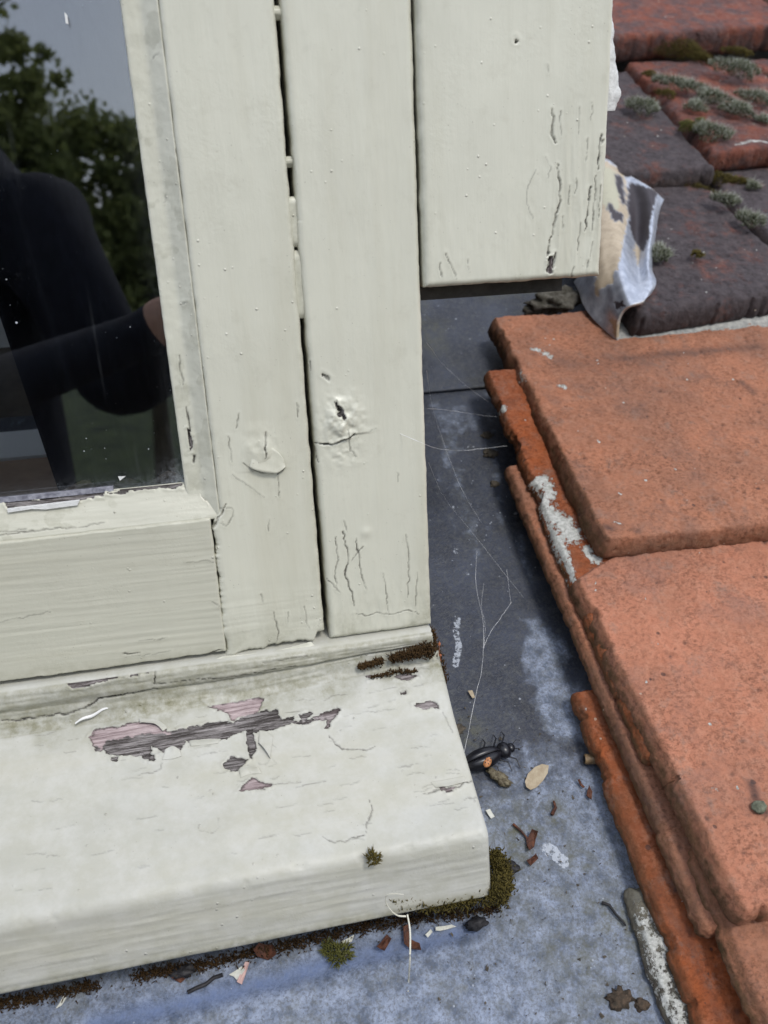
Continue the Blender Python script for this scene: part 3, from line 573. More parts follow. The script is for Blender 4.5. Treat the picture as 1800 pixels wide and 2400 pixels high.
def lead_attrs(U, Vv, P):
    q = fbm(P, 25, 3, 4)
    pale = sstep(.13, .02, Vv+.04*q)*.95  # sky sheen below and shade above put into the lead's colour
    def R(pts): return ruv(pts, -.016)
    sdp = in_poly(U+.012*fbm(P, 60, 8, 5), Vv+.012*fbm(P, 60, 9, 5), R([(1140, 1350), (1190, 1340), (1240, 1430), (1262, 1520), (1285, 1620), (1220, 1620), (1160, 1570), (1128, 1480)])); pale = np.maximum(pale, .85*sstep(.007, -.010, sdp))
    sdp = in_poly(U+.004*fbm(P, 60, 8, 3), Vv+.004*fbm(P, 60, 9, 3), R([(1180, 1690), (1300, 1660), (1360, 1800), (1400, 2000), (1330, 1900), (1240, 1800)])); pale = np.maximum(pale, 1.0*sstep(.01, -.006, sdp))
    sdp = in_poly(U+.004*fbm(P, 60, 8, 3), Vv+.004*fbm(P, 60, 9, 3), R([(935, 870), (1000, 880), (1000, 960), (960, 1010), (935, 960)])); pale = np.maximum(pale, .75*sstep(.012, -.012, sdp)*(.6+.6*fbm(P, 120, 72, 4)))
    for pts_, wd_, st_ in [([(1060, 900), (1075, 1010), (1085, 1090)], .004, .45), ([(990, 1020), (1010, 1120), (1030, 1200)], .006, .4), ([(1110, 1130), (1150, 1250)], .004, .45), ([(960, 1450), (1040, 1540), (1110, 1600)], .008, .35)]:
        d_, _ = seg_dist(U+.004*fbm(P, 70, 75, 4), Vv+.004*fbm(P, 70, 76, 4), R(pts_)); pale = np.maximum(pale, st_*np.exp(-(d_/wd_)**2)*(.8+.8*fbm(P, 150, 77, 3)))
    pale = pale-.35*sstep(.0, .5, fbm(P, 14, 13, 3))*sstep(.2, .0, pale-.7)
    white = np.zeros(U.shape)
    for pts, wd in [([(988, 1335), (985, 1365), (992, 1395), (984, 1435)], .0036), ([(1185, 1835), (1200, 1845), (1215, 1860)], .006), ([(1005, 770), (1016, 772)], .0016)]:
        d, t = seg_dist(U, Vv, R(pts)); ring = np.exp(-((d-wd*.6)/(wd*.35))**2); white = np.maximum(white, .62*sstep(wd*1.15, wd*.55, d))
    r2 = np.random.default_rng(3)
    for i in range(70):
        px, py = r2.uniform(940, 1150), r2.uniform(860, 1330); c = roof_hit(px, py, -.016); d = np.hypot(U-c[0], Vv-c[1]); r_ = r2.uniform(.0006, .0022); white = np.maximum(white, r2.uniform(.5, .72)*np.exp(-(d/r_)**2))
    for px, py, rr in [(985, 1190, .006), (1010, 1240, .004), (1060, 1130, .003), (1115, 1110, .004)]:
        c = roof_hit(px, py, -.016); d = np.hypot(U-c[0], Vv-c[1]); white = np.maximum(white, .6*np.exp(-(d/rr)**2))
    pale = np.maximum(pale, .34*sstep(.1, .6, fbm(P*np.array([1, .25, .25]), 90, 71, 4)))
    al = np.zeros(U.shape)
    for px, py, rr, s_ in [(1130, 1810, .022, 1.), (1240, 1860, .02, .7), (1330, 2000, .025, .9), (1250, 2060, .03, .7), (1300, 2160, .03, .6), (1200, 1760, .012, .9), (1010, 1580, .012, .8), (1100, 1980, .02, .5)]:
        c = roof_hit(px, py, -.016); d = np.hypot(U-c[0], Vv-c[1]); al = np.maximum(al, s_*np.exp(-(d/rr)**2))
    # dirt line under the sill nose
    al = np.maximum(al, .95*np.exp(-((Vv-.012)/.011)**2)*(U < .0)*sstep(-.5, .1, fbm(P, 60, 44, 3)+.2))
    bl_, _ = seg_dist(U, Vv+.0015*fbm(P, 120, 4, 3), R([(200, 2215), (420, 2160), (640, 2105), (800, 2062), (930, 2030), (1020, 2005)])); blue = np.exp(-(bl_/.0052)**2)
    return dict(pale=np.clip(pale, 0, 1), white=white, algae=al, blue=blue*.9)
def sheet(name, us, vs, wf, thick, mat, attrs_fn=None, **kw):
    U, Vv = np.meshgrid(us, vs, indexing='ij'); P = roof_uvw(U, Vv, 0*U); Wv = wf(U, Vv, P); T = roof_uvw(U, Vv, Wv).reshape(-1, 3); B_ = roof_uvw(U, Vv, Wv-thick).reshape(-1, 3)
    n, m = U.shape; N = n*m; Fc = [grid_faces(n, m), grid_faces(n, m, N)[:, ::-1]]
    idx = np.concatenate([np.arange(n)*m, (n-1)*m+np.arange(1, m), (np.arange(n-2, -1, -1))*m+m-1, np.arange(m-2, 0, -1)])
    Fc.append(np.stack([idx, idx+N, np.roll(idx, -1)+N, np.roll(idx, -1)], -1))
    at = attrs_fn(U, Vv, P) if attrs_fn else None
    if at: at = {k: np.concatenate([a.ravel(), a.ravel()*0]) for k, a in at.items()}
    return mesh_obj(name, np.concatenate([T, B_]), np.concatenate(Fc), mat, attrs=at, **kw)
def lead_w(U, Vv, P):
    ridge, _ = seg_dist(U, Vv, ruv([(200, 2215), (640, 2105), (930, 2030), (1020, 2005)], -.016))
    return -.016+.0010*fbm(P, 16, 3, 3)+.00015*fbm(P, 140, 4, 3)-.0015*np.exp(-(ridge/.005)**2)+.0008*np.exp(-((ridge-.008)/.004)**2)
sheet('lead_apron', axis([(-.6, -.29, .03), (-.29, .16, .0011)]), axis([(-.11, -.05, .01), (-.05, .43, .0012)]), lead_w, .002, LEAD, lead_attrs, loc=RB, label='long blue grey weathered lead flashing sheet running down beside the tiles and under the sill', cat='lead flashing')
sheet('lead_soaker', axis([(-.05, .30, .0016)]), axis([(.4135, .72, .0016)]), lambda U, Vv, P: -.0125+.0006*fbm(P, 20, 8, 3), .0022, LEAD, lambda U, Vv, P: dict(pale=.02+.14*fbm(P, 30, 4, 3), white=.6*(fbm(P, 260, 4, 2) > .60), algae=.5*sstep(-.1, .4, fbm(P, 30, 9, 3)), blue=0*U), loc=tuple(roof_uvw(.08, .50, -.0125)),  # kept to the dark tone: shade under the board is in the colour
      label='dark upper lead sheet lapped over the long one, coloured for the shade under the cover board', cat='lead flashing')

roof = empty('tiled_roof', tuple(roof_uvw(.25, .0, -.02)), 'pitched roof of old orange and soot darkened clay tiles with rough broken edges', 'roof')
def tile(cs, thick=.013, mat=T_OR, res=.0012, seed=0, lich=(), soot=(), edge=.0016, bow=.0, rnd=.004, label=None, relief=.0007, pits=(), res_v=None, name='roof_tile', skirt_side=1., flare=.0038, spots=True):
    """cs: (u, v, w) of bottom-left, bottom-right, top-right, top-left of the top face; solid slab with worn arrises"""
    c = np.array(cs, float); Lu = np.linalg.norm(c[1, :2]-c[0, :2]); Lv = np.linalg.norm(c[3, :2]-c[0, :2])
    nu, nv = max(6, int(Lu/res)), max(6, int(Lv/(res_v or res))); s = np.linspace(0, 1, nu); t = np.linspace(0, 1, nv)
    Sg, Tg = np.meshgrid(s, t, indexing='ij'); Sx, Tx = Sg[..., None], Tg[..., None]
    Q = c[0]*(1-Sx)*(1-Tx)+c[1]*Sx*(1-Tx)+c[2]*Sx*Tx+c[3]*(1-Sx)*Tx
    P = np.stack([Q[..., 0]+seed*1.7, Q[..., 1], Q[..., 2]*0], -1)
    dl, dr_, db, dt = Sg*Lu, (1-Sg)*Lu, Tg*Lv, (1-Tg)*Lv
    # rag the outline
    rag = fbm(P, 55, seed+3, 5)*edge+fbm(P, 260, seed+4, 3)*edge*.5
    ml, mr, mb, mt = [np.clip(1-x/.006, 0, 1) for x in (dl, dr_, db, dt)]
    chip = .0026*sstep(.22, .42, fbm(P, 75, seed+90, 4)); Q[..., 0] += chip*(ml-mr); Q[..., 1] += chip*(mb-mt)
    Q[..., 0] += rag*(ml+mr); Q[..., 1] += rag*(mb+mt)
    # round the plan corners
    rc_ = .004
    for (a, b2, sx, sy) in ((dl, db, 1, 1), (dr_, db, -1, 1), (dl, dt, 1, -1), (dr_, dt, -1, -1)):
        m = (a < rc_) & (b2 < rc_); 
        if m.any():
            px_, py_ = rc_-a[m], rc_-b2[m]; mxv = np.maximum(px_, py_); rr_ = np.hypot(px_, py_)+1e-9; k = mxv/rr_
            Q[..., 0][m] += sx*px_*(1-k); Q[..., 1][m] += sy*py_*(1-k)
    dE = np.minimum(np.minimum(dl, dr_), np.minimum(db, dt)); r_ = rnd*(1+.5*fbm(P, 70, seed+8, 2)); rr = np.clip(1-dE/r_, 0, 1)
    Wd = Q[..., 2]-r_*.75*(1-np.sqrt(np.clip(1-rr**2, 0, 1)))+relief*fbm(P, 45, seed, 5)+.0006*fbm(P, 300, seed+1, 3)*1.0+bow*(4*Sg*(1-Sg))
    fp = fbm(P, 380, seed+21, 2); Wd -= .0009*sstep(.45, .75, fp)
    for (px, py, rr2, dd) in pits:
        u0, v0 = roof_hit(px, py, float(c[0, 2])); Wd -= dd*np.exp(-(np.hypot(Q[..., 0]-u0, Q[..., 1]-v0)/rr2)**2)
    Wd += .00045*fbm(P*np.array([.45, 1, 1]), 420, seed+61, 4)-.0005*sstep(.35, .6, fbm(P*np.array([.5, 1, 1]), 190, seed+62, 3))
    lm = np.zeros(Sg.shape); sm = np.zeros(Sg.shape); wm = float(c[:2, 2].mean())
    for pts, wd, st_ in lich:
        d, _ = seg_dist(Q[..., 0], Q[..., 1], ruv(pts, float(c[0, 2]))); lm = np.maximum(lm, st_*np.clip(1-d/wd, 0, 1)**.6)
    for pts, wd, st_ in soot:
        d, _ = seg_dist(Q[..., 0], Q[..., 1], ruv(pts, float(c[0, 2]))); sm = np.maximum(sm, st_*np.exp(-(d/wd)**2))
    if spots and res < .0015:
        rt = np.random.default_rng(seed+100)
        for _ in range(40):
            s_, t_ = rt.uniform(.02, .98)*Lu, rt.uniform(.02, .98)*Lv; rr0 = rt.uniform(.0006, .0018); dd = np.hypot((Sg*Lu-s_)*.7, Tg*Lv-t_); Wd -= .0013*np.exp(-(dd/rr0)**2); sm = np.maximum(sm, .75*np.exp(-(dd/(rr0*.8))**2))
        for _ in range(34):
            s_, t_ = rt.uniform(.02, .98)*Lu, rt.uniform(.02, .98)*Lv; rr0 = rt.uniform(.0006, .0015); dd = np.hypot(Sg*Lu-s_, Tg*Lv-t_); lm = np.maximum(lm, .95*np.clip(1.4-dd/rr0, 0, 1))
        for _ in range(7):
            s_, t_ = rt.uniform(.02, .98)*Lu, rt.uniform(.02, .98)*Lv; rr0 = rt.uniform(.002, .006); dd = np.hypot(Sg*Lu-s_, (Tg*Lv-t_)*1.6); sm = np.maximum(sm, .45*np.exp(-(dd/rr0)**2)*np.clip(.4+fbm(P, 300, seed+70, 3)*1.5, 0, 1))
    Q2 = Q.copy(); Q2[..., 2] = Wd; Tp = Q2.reshape(-1, 3); n, m = Sg.shape; N = n*m; Fc = [grid_faces(n, m)]
    idx = np.concatenate([np.arange(n)*m, (n-1)*m+np.arange(1, m), (np.arange(n-2, -1, -1))*m+m-1, np.arange(m-2, 0, -1)]); k = len(idx)
    ring = Tp[idx]; cen = ring.mean(0); outd = np.zeros((k, 2)); ii = np.arange(k)
    a_ = np.roll(ring[:, :2], -2, 0)-np.roll(ring[:, :2], 2, 0); outd = np.stack([a_[:, 1], -a_[:, 0]], 1); outd /= np.linalg.norm(outd, axis=1, keepdims=True)+1e-9
    if ((ring[:, :2]-cen[:2])*outd).sum() < 0: outd = -outd
    rows = [Tp]; prev = idx; base = N; K = 8; sidev = []
    for q in range(1, K+1):
        f = q/K; rg = ring.copy(); wtop = Q[..., 2].reshape(-1)[idx]
        rg[:, 2] = ring[:, 2]+(wtop-thick-ring[:, 2])*f
        PP = np.stack([ring[:, 0]+seed, ring[:, 1], rg[:, 2]*1.0], -1)
        bulge = .0010*np.sin(f*math.pi)+(.0009*fbm(PP, 170, seed+30, 5)+.0008*fbm(PP, 500, seed+31, 3))+flare*f-(.0012*sstep(.8, 1., f))
        rg[:, :2] = ring[:, :2]+outd*bulge[:, None]
        rows.append(rg); cur = base+(q-1)*k+np.arange(k); Fc.append(np.stack([prev, cur, np.roll(cur, -1), np.roll(prev, -1)], -1)); prev = cur; sidev.append(np.where(outd[:, 0] < -.5, 1., .42)*min(1., f*2.6))
    Fc = np.concatenate(Fc); allv = np.concatenate(rows); Wp = roof_uvw(allv[:, 0], allv[:, 1], allv[:, 2])
    sd0 = np.clip(1-dl/.003, 0, 1)*.55
    lmf = lm.ravel(); smf = sm.ravel()
    at = dict(side=np.concatenate([sd0.ravel()]+sidev)*skirt_side, lichen=np.concatenate([lmf]+[lmf[idx]*.6]*K), soot=np.concatenate([smf]+[smf[idx]]*K))
    Fl = Fc
    # bottom closed by strips between opposite sides of the last ring
    o = mesh_obj(name, Wp, Fl, mat, roof, attrs=at, label=label)
    bm = bmesh.new(); bm.from_mesh(o.data); be = [e for e in bm.edges if e.is_boundary]; bmesh.ops.contextual_create(bm, geom=be); bm.to_mesh(o.data); bm.free()
    o.data.polygons.foreach_set('use_smooth', np.ones(len(o.data.polygons), bool))
    return o
# right-hand verge tiles, bottom layer first; u and v measured on the roof plane
tile([(.081, -.16, -.004), (.20, -.16, -.004), (.20, -.012, -.006), (.084, -.012, -.006)], .010, T_LI, .0012, 1, flare=.001, rnd=.004, edge=.002, lich=[([(1405, 1985), (1420, 2060), (1445, 2140), (1465, 2212)], .016, .80)], soot=[([(1430, 2090), (1470, 2200)], .006, .8)], label='grey lichen crusted tile end lying lowest on the lead', skirt_side=.3)
tile([(.0945, -.16, .0075), (.21, -.16, .0075), (.205, .112, .002), (.0915, .110, .002)], .012, T_RD, .0012, 2, flare=.001, rnd=.0045, edge=.0012, lich=[([(1255, 1525), (1262, 1560)], .0035, .5)], soot=[([(1480, 2000), (1560, 2200)], .004, .4)])
tile([(.108, -.045, .0195), (.24, -.045, .0195), (.235, .297, .0125), (.0985, .300, .0125)], .0115, T_OR, .0012, 3, flare=.001, rnd=.004, edge=.0013, soot=[([(1330, 1540), (1360, 1640), (1420, 1760)], .005, .5), ([(1290, 1350), (1310, 1450)], .004, .4)], lich=[([(1135, 1215), (1148, 1230)], .002, .8)])
tile([(.1105, .050, .0290), (.37, .050, .0290), (.37, .397, .0205), (.1080, .400, .0205)], .0115, T_RD, .0012, 4, flare=.0015, rnd=.004, edge=.0014,
     lich=[([(1096, 960), (1115, 1000), (1130, 1035), (1150, 1065)], .0105, 1.0), ([(1150, 1045), (1180, 1025), (1190, 1060), (1160, 1090)], .0095, .95), ([(1170, 1085), (1205, 1110), (1240, 1150)], .013, 1.0), ([(1185, 1130), (1210, 1165), (1218, 1195)], .009, 1.0), ([(1065, 850), (1072, 868), (1090, 868)], .006, 1.0), ([(1232, 1205), (1240, 1235), (1246, 1265)], .0042, .95), ([(1268, 1180), (1292, 1205)], .007, .95), ([(1080, 930), (1090, 960)], .004, .9), ([(1050, 820), (1060, 850)], .003, .85), ([(1240, 1270), (1252, 1300)], .003, .9)],
     soot=[([(1165, 1040), (1200, 1090), (1240, 1130)], .008, .30)])
# T1: big whole tile
tile([(.1335, .1945, .047), (.500, .186, .047), (.500, .462, .0195), (.1355, .470, .0195)], .0190, T_OR, .0010, 5, rnd=.0030, edge=.0016, bow=.001,
     lich=[([(1085, 735), (1105, 745), (1120, 760), (1132, 778)], .0080, .95), ([(1165, 712), (1190, 722), (1200, 730)], .0055, .85), ([(1220, 800), (1230, 804)], .0045, .9), ([(1298, 932), (1302, 936)], .0016, .9), ([(1340, 1058), (1345, 1062)], .0016, .9), ([(1410, 1170), (1418, 1176)], .002, 1.), ([(1462, 1000), (1465, 1004)], .0014, .9), ([(1330, 1125), (1340, 1130)], .0018, .8), ([(1110, 770), (1100, 785)], .002, .7)],
     soot=[([(1310, 1135), (1320, 1140)], .003, .8), ([(1230, 745), (1300, 750), (1400, 745)], .012, .30), ([(1350, 740), (1500, 725), (1659, 712)], .006, .5), ([(1620, 800), (1640, 820)], .004, .6), ([(1370, 1145), (1380, 1148)], .003, .5)],
     pits=[(1415, 890, .0035, .0012), (1290, 1015, .004, .0016), (1630, 1030, .006, .0015), (1610, 970, .004, .001), (1450, 1000, .003, .001), (1650, 880, .003, .001)], label='broad whole orange tile pitted and speckled with white, below the crumpled lead')
# T3 under T2 at the foot, T2
tile([(.116, -.17, .0325), (.40, -.17, .0325), (.40, .0, .026), (.116, .0, .026)], .012, T_OR, .0014, 6, rnd=.005, edge=.0015, soot=[([(1550, 2050), (1600, 2212)], .006, .6)])
tile([(.1200, -.042, .0465), (.38, -.046, .0465), (.375, .300, .0215), (.1100, .178, .0300)], .0165, T_PK, .0010, 7, rnd=.0034, edge=.0016, bow=.0015, lich=[([(1548, 1695), (1556, 1700)], .0022, .8)], soot=[([(1630, 1690), (1645, 1740), (1659, 1750)], .003, .9)], pits=[(1500, 1600, .003, .001)],
     label='salmon orange tile nearest the camera with a grey green blob at its edge')
# next tiles to the right, mostly outside the picture
tile([(.5035, .186, .047), (.68, .186, .047), (.68, .462, .0195), (.5035, .462, .0195)], .019, T_OR, .003, 8)
tile([(.3835, -.045, .045), (.56, -.045, .045), (.56, .30, .0225), (.3805, .30, .0225)], .013, T_PK, .003, 9)
# course C: dark tile in the lead clip
tile([(.2500, .4205, .0505), (.432, .4400, .0505), (.428, .700, .028), (.249, .700, .028)], .0260, T_DK, .0012, 10, flare=.001, rnd=.0135, edge=.0014, relief=.0010, bow=.001, label='thick soot blackened tile held in the crumpled lead', soot=[([(1360, 690), (1500, 680), (1659, 655)], .006, .8)], skirt_side=.15, pits=[(1480, 600, .004, .0012)])
tile([(.435, .450, .0505), (.62, .465, .0505), (.62, .700, .028), (.435, .700, .028)], .0260, T_DK, .003, 11, rnd=.008, skirt_side=.3)
# course B
tile([(.2700, .6400, .0515), (.4290, .6460, .0515), (.4430, .92, .029), (.27, .92, .029)], .0215, T_DK, .0014, 12, flare=.002, rnd=.009, edge=.002, relief=.0012, skirt_side=.5, label='black and brown tile with a ragged right edge beside the mossy red one')
tile([(.4340, .6700, .0545), (.62, .6850, .0545), (.62, .94, .031), (.449, .94, .031)], .0225, T_RS, .0014, 13, flare=.002, rnd=.007, edge=.002, relief=.0012, lich=[([(1590, 310), (1625, 300), (1659, 305)], .004, .8)], skirt_side=.25, label='red tile carrying most of the moss cushions')
tile([(.6235, .6900, .0545), (.79, .6900, .0545), (.79, .94, .031), (.6235, .94, .031)], .014, T_RS, .003, 14)
# course A and above
tile([(.30, .938, .0565), (.72, .984, .0565), (.72, 1.24, .034), (.30, 1.20, .034)], .033, T_RS, .0022, 15, flare=.002, rnd=.010, edge=.003, relief=.001, skirt_side=.25, lich=[([(1440, 27), (1455, 27)], .002, .9)])
tile([(.724, .996, .0565), (.90, .996, .0565), (.90, 1.24, .034), (.724, 1.24, .034)], .024, T_RS, .004, 16)
# under-layer seen in the joints
for k_, (a, b2, v0, v1) in enumerate([(.27, .36, .56, .70), (.38, .60, .48, .64), (.30, .62, .73, .93)]):
    tile([(a, v0, .028), (b2, v0, .028), (b2, v1, .018), (a, v1, .018)], .012, T_DK, .003, 20+k_)

# ------------------------------------------------------------------ crumpled lead round the dark tile
FIB = [[(1240, 610), (1250, 630), (1258, 655), (1275, 682), (1300, 708), (1332, 738)],
       [(1250, 590), (1262, 612), (1275, 640), (1295, 668), (1315, 692), (1331, 716)],
       [(1262, 530), (1285, 580), (1296, 612), (1310, 640), (1322, 668), (1334, 692)],
       [(1285, 430), (1300, 505), (1310, 565), (1322, 610), (1334, 645), (1345, 672)],
       [(1302, 345), (1328, 440), (1338, 515), (1347, 585), (1354, 632), (1362, 660)],
       [(1352, 374), (1372, 440), (1374, 510), (1378, 580), (1382, 625), (1386, 652)],
       [(1400, 402), (1408, 445), (1404, 505), (1398, 570), (1404, 612), (1398, 642)],
       [(1434, 432), (1425, 455), (1417, 505), (1408, 575), (1417, 610), (1405, 637)]]
FW = [[.026, .026, .026, .026, .0255, .0245], [.034, .036, .036, .035, .034, .033], [.050, .052, .050, .046, .044, .043], [.058, .062, .060, .056, .053, .051],
      [.058, .062, .063, .063, .060, .0575], [.047, .046, .0455, .048, .057, .0595], [.054, .058, .059, .060, .059, .059], [.0445, .046, .048, .052, .0545, .0545]]
def catmull(Pc, n):                    # Pc (k, c) -> (n, c)
    k = len(Pc); t = np.linspace(0, k-1, n); i = np.clip(t.astype(int), 0, k-2); f = (t-i)[:, None]
    p0, p1, p2, p3 = Pc[np.clip(i-1, 0, k-1)], Pc[i], Pc[i+1], Pc[np.clip(i+2, 0, k-1)]
    return .5*((2*p1)+(-p0+p2)*f+(2*p0-5*p1+4*p2-p3)*f*f+(-p0+3*p1-3*p2+p3)*f**3)
def spread(G, n, m):                   # (a, b, c) control grid -> (n, m, c)
    A = np.stack([catmull(G[i], m) for i in range(G.shape[0])]); return np.stack([catmull(A[:, j], n) for j in range(m)], 1)
G = np.array([[(p[0], p[1], w_) for p, w_ in zip(a, b_)] for a, b_ in zip(FIB, FW)], float)
D = spread(G, 90, 84); P3 = np.empty(D.shape)
for i in range(D.shape[0]):
    for j in range(D.shape[1]):
        P3[i, j] = hit(D[i, j, 0], D[i, j, 1], RN, RN@RB+D[i, j, 2])
nx = np.cross(np.gradient(P3, axis=0), np.gradient(P3, axis=1)); nx /= np.linalg.norm(nx, axis=2, keepdims=True)+1e-12
if (nx@RN).mean() < 0: nx = -nx
P3 = P3+nx*(fbm(P3, 60, 9, 3)*.0007)[..., None]
px_, py_ = D[..., 0]+fbm(P3, 300, 2, 4)*7, D[..., 1]+fbm(P3, 300, 3, 4)*7
def pm(*ps): return np.max([1-sstep(-1.5, 1.5, in_poly(px_, py_, p)) for p in ps], 0)
brown = pm([(1358, 395), (1420, 410), (1412, 450), (1404, 470), (1402, 520), (1388, 545), (1370, 520), (1362, 500), (1355, 450)], [(1328, 375), (1344, 385), (1352, 440), (1345, 445), (1332, 410)], [(1315, 435), (1330, 455), (1350, 465), (1345, 478), (1325, 475), (1312, 450)], [(1358, 640), (1385, 650), (1378, 665), (1355, 655)][:0] or [(1325, 655), (1345, 650), (1350, 664), (1330, 670)])
beige = pm([(1290, 340), (1345, 365), (1362, 440), (1352, 500), (1338, 560), (1322, 615), (1295, 625), (1280, 560)], [(1372, 505), (1384, 500), (1386, 540), (1378, 575), (1370, 545)], [(1318, 690), (1334, 690), (1336, 735), (1326, 722)], [(1285, 600), (1300, 610), (1292, 640), (1285, 635)])
cream = pm([(1300, 355), (1330, 370), (1338, 440), (1330, 470), (1310, 450), (1295, 430)])
white = 1-sstep(0., .012, np.minimum(np.broadcast_to(np.linspace(0, 1, 84)[None], px_.shape), 1-np.broadcast_to(np.linspace(0, 1, 84)[None], px_.shape))+.012*fbm(P3, 200, 6, 3))
n_, m_ = P3.shape[:2]; N_ = n_*m_; back = P3-nx*.0030
idx = np.concatenate([np.arange(n_)*m_, (n_-1)*m_+np.arange(1, m_), (np.arange(n_-2, -1, -1))*m_+m_-1, np.arange(m_-2, 0, -1)])
Fc = np.concatenate([grid_faces(n_, m_), grid_faces(n_, m_, N_)[:, ::-1], np.stack([idx, idx+N_, np.roll(idx, -1)+N_, np.roll(idx, -1)], -1)])
b = NB('crumpled_lead'); n1 = b.noise(120, 5, .65); c = b.mix(b.mapr(n1, .35, .65), C4(.34, .37, .43), C4(.58, .61, .67))
c = b.mix(b.attr('beige'), c, b.mix(b.mapr(n1, .35, .6), C4(.36, .29, .20), C4(.46, .38, .27))); c = b.mix(b.attr('cream'), c, C4(.40, .385, .28)); c = b.mix(b.attr('brown'), c, C4(.022, .014, .017)); c = b.mix(b.math('MULTIPLY', b.attr('white'), .8), c, C4(.55, .54, .5))
n2 = b.noise(500, 4, .7); c = b.mix(b.math('MULTIPLY', b.mapr(n2, .55, .7), .35), c, C4(.08, .07, .08)); pt = b.math('MAXIMUM', b.attr('beige'), b.attr('brown')); b.bump(b.math('ADD', b.math('MULTIPLY', n2, .35), pt), .00035, .7); CL = b.done(c, b.math('ADD', b.math('MULTIPLY', pt, .25), .34), .6); b.L(b.math('MULTIPLY', b.math('SUBTRACT', 1., pt), .55), b.p.inputs['Metallic'])
mesh_obj('lead_clip', np.concatenate([P3.reshape(-1, 3), back.reshape(-1, 3)]), Fc, CL, loc=tuple(P3[45, 60]), attrs={k: np.tile(a.ravel(), 2) for k, a in dict(brown=brown, beige=beige*(1-brown), cream=cream*(1-brown), white=white*(1-beige)).items()},
         label='crumpled silvery lead with flaking beige and brown paint, folded round the dark tile', cat='lead strip')
_sp = [roof_hit(px, py, .0245) for px, py in [(1334, 740), (1352, 738), (1450, 729), (1560, 719), (1659, 711), (1760, 703)]]
_su = np.linspace(_sp[0][0], _sp[-1][0], 80); _sv = np.interp(_su, [q[0] for q in _sp], [q[1] for q in _sp])+.0035+.0006*np.sin(_su*160)
_V = []
for u_, v_ in zip(_su, _sv):
    for dv, w_ in ((0, .0250), (.035, .0256), (.035, .0238), (0, .0232)): _V.append(roof_uvw(u_, v_+dv, w_))
STRIP = simple_mat('dull_strip_lead', C4(.20, .20, .19), C4(.40, .39, .35), 260, .5, .0004)
mesh_obj('lead_strip', np.array(_V), grid_faces(80, 4, closed=True), STRIP, loc=tuple(roof_uvw(.3, .43, .024)), smooth=False, label='thin pale lead edge lying under the thick black tile', cat='lead strip')
# white painted lead upstand showing past the board edge
WL = simple_mat('flaking_white_painted_lead', C4(.55, .55, .53), C4(.80, .80, .78), 400, .6, .0008)
pts = [(1310, 60), (1326, 84), (1332, 130), (1336, 170), (1341, 205), (1340, 225), (1333, 232), (1310, 228)]
Pf = [PY(x, y, .004) for x, y in pts]; nP = len(Pf)
zs_ = np.linspace(Pf[5][2]-.003, Pf[0][2]+.03, 60); rows = []
rx = np.interp(zs_, [Pf[6][2], Pf[4][2], Pf[3][2], Pf[2][2], Pf[1][2], Pf[0][2]+.03], [Pf[6][0]-.001, Pf[4][0], Pf[3][0], Pf[2][0], Pf[1][0], Pf[1][0]-.003])
Vw = []
for z_, x_ in zip(zs_, rx):
    j = .0011*float(fbm(np.array([0, 0, z_]), 300, 5, 4))
    for (a, yb) in ((.205, .0035), (x_-.0012+j, .0035), (x_+j, .0047), (x_-.0012+j, .0058), (.205, .0058)): Vw.append((a, yb, z_))
mesh_obj('lead_upstand', np.array(Vw), grid_faces(60, 5, closed=True), WL, loc=(.21, .004, .06), label='narrow strip of flaking white painted lead showing past the right edge of the cover board', cat='lead strip')

# ------------------------------------------------------------------ behind the glass
GREYW = simple_mat('grey_room_wall', C4(.48, .46, .46), C4(.54, .52, .51), 10, .9)
WHB = simple_mat('white_window_board', C4(.72, .72, .74), C4(.78, .78, .80), 20, .5)
BRW = simple_mat('brown_wooden_floorboard', C4(.30, .19, .12), C4(.40, .27, .18), 40, .5)
V = [(-.62, .056, -.9), (.05, .056, -.9), (.05, 1.6, -.9), (-.62, 1.6, -.9), (-.62, .056, .5), (.05, .056, .5), (.05, 1.6, .5), (-.62, 1.6, .5)]
mesh_obj('room_wall', V, [(0, 1, 2, 3), (4, 7, 6, 5), (1, 5, 6, 2), (2, 6, 7, 3)], GREYW, smooth=False, kind='structure')  # left side left open, an added opening that lets sky light in
box('added_near_wall', (-.60, .3705, -.9), (.04, .40, .5), GREYW, kind='structure')  # extra wall added close behind the glass so window light brightens it
o = box('window_board', (-.60, .1705, -.1660), (-.02, .37, -.150), WHB); o['label'] = 'white window board inside the room, seen through the glass at the lower left'; o['category'] = 'window board'
o = box('wooden_ledge', (-.60, .046, -.174), (-.02, .1700, -.152), BRW); o['label'] = 'brown wooden ledge inside the room, directly behind the bottom of the glass'; o['category'] = 'ledge'
DKC = simple_mat('dark_navy_curtain', C4(.006, .007, .012), C4(.012, .013, .02), 60, .95)
U_, Z_ = np.meshgrid(np.linspace(-.128, .04, 90), np.linspace(-.149, .5, 30), indexing='ij'); sh_ = (Z_-.02)*-.13*(1-(U_+.128)/.168)
Vc = np.stack([U_+sh_, .075+.010*np.sin(U_*210)+.004*np.sin(U_*90), Z_], -1).reshape(-1, 3); Vc2 = Vc+[0, .003, 0]
o = mesh_obj('curtain', np.concatenate([Vc, Vc2]), np.concatenate([grid_faces(90, 30), grid_faces(90, 30, 2700)[:, ::-1]]), DKC, loc=(-.05, .08, -.149), label='dark curtain hanging inside the room behind the right part of the glass', cat='curtain')

